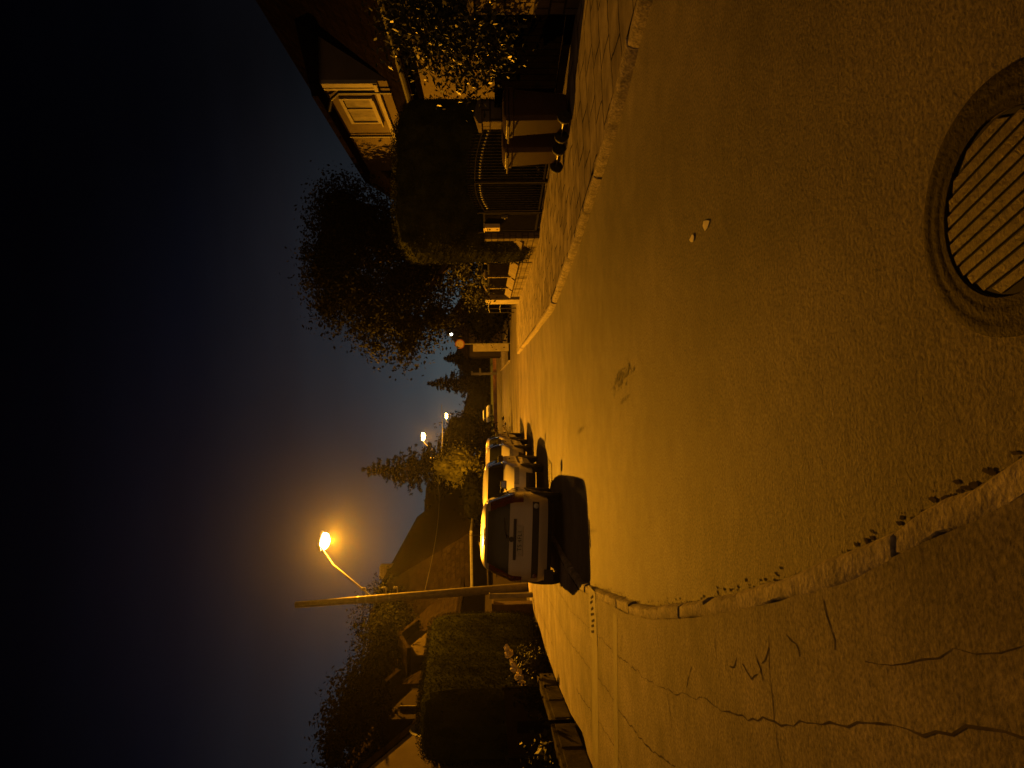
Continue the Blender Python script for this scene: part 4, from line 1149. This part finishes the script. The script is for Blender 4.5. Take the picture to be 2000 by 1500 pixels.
# cross gable facing the street
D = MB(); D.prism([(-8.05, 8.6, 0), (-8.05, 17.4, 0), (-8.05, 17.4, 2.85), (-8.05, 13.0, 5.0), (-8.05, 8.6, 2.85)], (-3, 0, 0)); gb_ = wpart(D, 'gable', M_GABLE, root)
D = MB()
for e_ in (17.9, 8.1):
    D.prism([(-8.02, 13.0, 5.02), (-8.02, 13.0, 5.2), (-8.02, e_, 2.82), (-8.02, e_, 2.64)], (-4, 0, 0))
wpart(D, 'gable_roof', M_ROOFY, root, gb_)
wn = window(-8.05, 13.2, 14.6, 1.0, 2.3, 1, root, gb_)
D = MB(); D.box((-8.04, 13.9, 1.65), (.03, 1.2, 1.1)); wpart(D, 'window_pane', M_GLASSDK, root, gb_)
wn = window(-8.05, 12.6, 13.8, 3.2, 4.0, 1, root, gb_)
D = MB(); D.box((-8.04, 13.2, 3.6), (.03, 1.0, .62)); wpart(D, 'window_pane', M_GLASSDK, root, gb_)
# satellite dish on the gable
root = empty('satellite_dish', (-7.95, 15.75, 2.75), 0, 'round pale satellite dish fixed to the gable of the left house', 'satellite dish')
D = MB(); D.lathe([(.02, .0), (.18, .012), (.30, .045), (.36, .075), (.36, .085), (.29, .058), (.16, .025), (.02, .014)], (.28, 0, .1), 'x', 28); D.build('dish', M_GREYMET, root, smooth=True)
D = MB(); D.tube([(-.1, 0, -.15), (.1, 0, -.12), (.28, 0, .1)], .025, 6); D.tube([(.30, 0, -.22), (.60, 0, .05)], .012, 6); D.build('bracket', M_GREYMET, root)
D = MB(); D.box((.6, 0, .07), (.09, .06, .06)); D.build('receiver', M_BLKPLAST, root)

# steep roofed house behind the pole
root = empty('house', (-10.5, 40, 0), 0, 'house with big steep dark roof behind the lamp pole and cars', 'house')
b = MB(); b.box((-11.0, 45, 1.2), (7, 22, 2.5)); wpart(b, 'wall', M_PLASTER2, root)
b = MB()
def hip(x0, x1, y0, y1, z0, xr, ya, yb, zr):
    return [(x0, y0, z0), (x1, y0, z0), (x1, y1, z0), (x0, y1, z0), (xr, ya, zr), (xr, yb, zr)], [(0, 1, 2, 3), (0, 4, 1), (1, 4, 5, 2), (2, 5, 3), (3, 5, 4, 0)]
b.add(*hip(-15.2, -6.9, 33.2, 56.8, 2.35, -10.3, 36.5, 56.0, 7.2)); rf = wpart(b, 'roof', M_ROOF, root)
b = MB(); b.tube([(-6.85, 33.1, 2.3), (-6.85, 57, 2.3)], .07, 6); b.tube([(-15, 33.1, 2.3), (-6.9, 33.1, 2.3)], .07, 6); wpart(b, 'gutter', M_GREYMET, root, rf)
b = MB(); b.box((-10.5, 40.5, 7.2), (.7, .7, 1.0)); wpart(b, 'chimney', M_PLINTH, root, rf)

# trees on the left
conifer('spruce_tree', (P(915, 913, 56).x, 56, 0), P(706, 916, 56).z, 4.3, M_SPRUCE, 'tallest dark spruce behind the second street lamp', needle=.42, levels=30, per=14, dens=26)
crown_at('lit_shrub', 895, 912, 47, 1.25, 1.7, 2600, .20, M_LEAF_Y, 'yellow green shrub lit by lamplight beside the second lamp pole', 'shrub', trunk=.4, clump=.3)
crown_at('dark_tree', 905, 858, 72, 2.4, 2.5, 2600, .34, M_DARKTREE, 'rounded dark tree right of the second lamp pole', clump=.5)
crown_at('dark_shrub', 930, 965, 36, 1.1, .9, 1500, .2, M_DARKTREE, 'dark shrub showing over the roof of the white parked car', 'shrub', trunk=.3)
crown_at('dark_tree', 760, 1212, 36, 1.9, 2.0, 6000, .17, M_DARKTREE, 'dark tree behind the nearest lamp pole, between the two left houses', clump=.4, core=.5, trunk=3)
conifer('fir_tree', (P(900, 1215, 37).x, 37, 0), P(688, 1208, 37).z, 1.5, M_SPRUCE, 'small dark fir whose tip pokes up left of lamp pole', needle=.34, levels=22, per=8)
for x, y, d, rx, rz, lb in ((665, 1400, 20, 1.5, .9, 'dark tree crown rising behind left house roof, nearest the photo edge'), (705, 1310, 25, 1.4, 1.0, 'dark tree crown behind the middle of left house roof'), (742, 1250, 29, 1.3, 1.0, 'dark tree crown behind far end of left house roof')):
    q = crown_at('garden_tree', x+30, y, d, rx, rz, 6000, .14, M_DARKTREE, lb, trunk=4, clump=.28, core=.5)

# ------------------------------------------------------------------ street end: raised terrace, orange wall, far trees
tz = .86
b = MB(); b.add([(-40, 90.4, tz), (60, 90.4, tz), (80, 400, tz+6), (-60, 400, tz+6)], [(0, 1, 2, 3)]); tag(b.build('terrace', M_LAWN), kind='structure')
b = MB(); b.add([(-12, 80, .03), (14, 80, .03), (14, 90.0, .46), (-12, 90.0, .46)], [(0, 1, 2, 3)]); tag(b.build('pavement_end', M_PAVE), kind='structure')
b = MB(); b.box((5, 90.2, .40), (60, .3, 1.0)); tag(b.build('orange_wall', M_ORANGEWALL), 'long low orange brick wall closing the end of street', 'wall')
p = P(944, 730, 88)
root = empty('sign_post', (p.x, 88.5, 0), 0, 'pale post with short crossbar before the far spruce', 'sign post')
b = MB(); b.box((p.x, 88.5, 1.7), (.30, .30, 3.5)); wpart(b, 'post', M_CONC, root)
b = MB(); b.box((p.x+.25, 88.5, 2.5), (.9, .25, .22)); b.box((p.x+.1, 88.5, 3.5), (.5, .3, .2)); wpart(b, 'crossbar', M_CONC, root)
conifer('spruce_tree', (P(900, 748, 118).x, 118, tz), P(836, 748, 118).z-tz, 4.4, M_SPRUCE, 'broad dark spruce at the middle of the street end', needle=.8, levels=24, per=11, dens=14)
conifer('spruce_tree', (P(900, 700, 112).x, 112, tz), P(868, 706, 112).z-tz, 4.0, M_DARKTREE, 'dark spruce at street end, right of the broad one and lower', needle=.8, levels=20, per=10, dens=14)
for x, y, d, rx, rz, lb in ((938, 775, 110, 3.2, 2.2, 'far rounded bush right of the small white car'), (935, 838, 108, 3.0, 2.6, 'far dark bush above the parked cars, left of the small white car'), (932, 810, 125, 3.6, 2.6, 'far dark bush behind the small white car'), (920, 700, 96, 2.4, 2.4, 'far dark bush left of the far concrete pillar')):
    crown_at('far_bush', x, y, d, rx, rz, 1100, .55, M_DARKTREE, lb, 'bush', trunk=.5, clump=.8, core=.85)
# far houses
pf = P(900, 665, 75)
root = empty('house', (pf.x, 76, 0), 0, 'far house with white porch light under the leafy tree edge', 'house')
b = MB(); b.box((pf.x+1.5, 77, 1.8), (6.5, 6, 3.6)); wpart(b, 'wall', M_PLASTER2, root)
b = MB(); b.prism([(pf.x-2.2, 73.6, 3.5), (pf.x+1.5, 73.6, 6.2), (pf.x+5.2, 73.6, 3.5)], (0, 7, 0)); wpart(b, 'roof', M_ROOFY, root)
p = P(880, 653, 73); b = MB(); b.lathe([(.02, -.22), (.13, -.12), (.13, .12), (.02, .22)], tuple(p), 'z', 12); wpart(b, 'porch_lamp', M_WHITELAMP, root)
p = P(898, 672, 44)
root = empty('road_sign', (p.x, 44, 0), 0, 'round road sign on a thin post at the side lane corner', 'road sign')
b = MB(); b.tube([(p.x, 44.04, -.05), (p.x, 44.04, p.z+.3)], .03, 8); wpart(b, 'post', M_GREYMET, root)
b = MB(); b.lathe([(.30, -.012), (.30, .008)], (p.x, 44, p.z), 'y', 28); wpart(b, 'rim', mat('sign_red', (.14, .03, .02), .5, .1, 6), root)
b = MB(); b.lathe([(.235, -.016), (.235, .0)], (p.x, 44, p.z), 'y', 28); wpart(b, 'face', M_SIGN, root)
crown_at('far_tree', 880, 1000, 75, 4, 3, 1500, .5, M_DARKTREE, 'dark far trees seen right of the steep roof', trunk=2, clump=.7, core=.85)

# ------------------------------------------------------------------ night air
b = MB(); b.box((0, 62, 8.0), (60, 156, 18.2))
hz = b.build('haze', None); tag(hz, 'thin night haze glowing around the street lamps', None, kind='stuff')
M = bpy.data.materials.new('haze_air'); M.use_nodes = True; t = M.node_tree; t.nodes.clear()
pv = N(t, 'ShaderNodeVolumePrincipled', Density=HAZE_DENSITY, Anisotropy=.9); pv.inputs['Color'].default_value = (.95, .95, .95, 1)
ou = N(t, 'ShaderNodeOutputMaterial'); t.links.new(pv.outputs[0], ou.inputs['Volume'])
hz.data.materials.append(M)
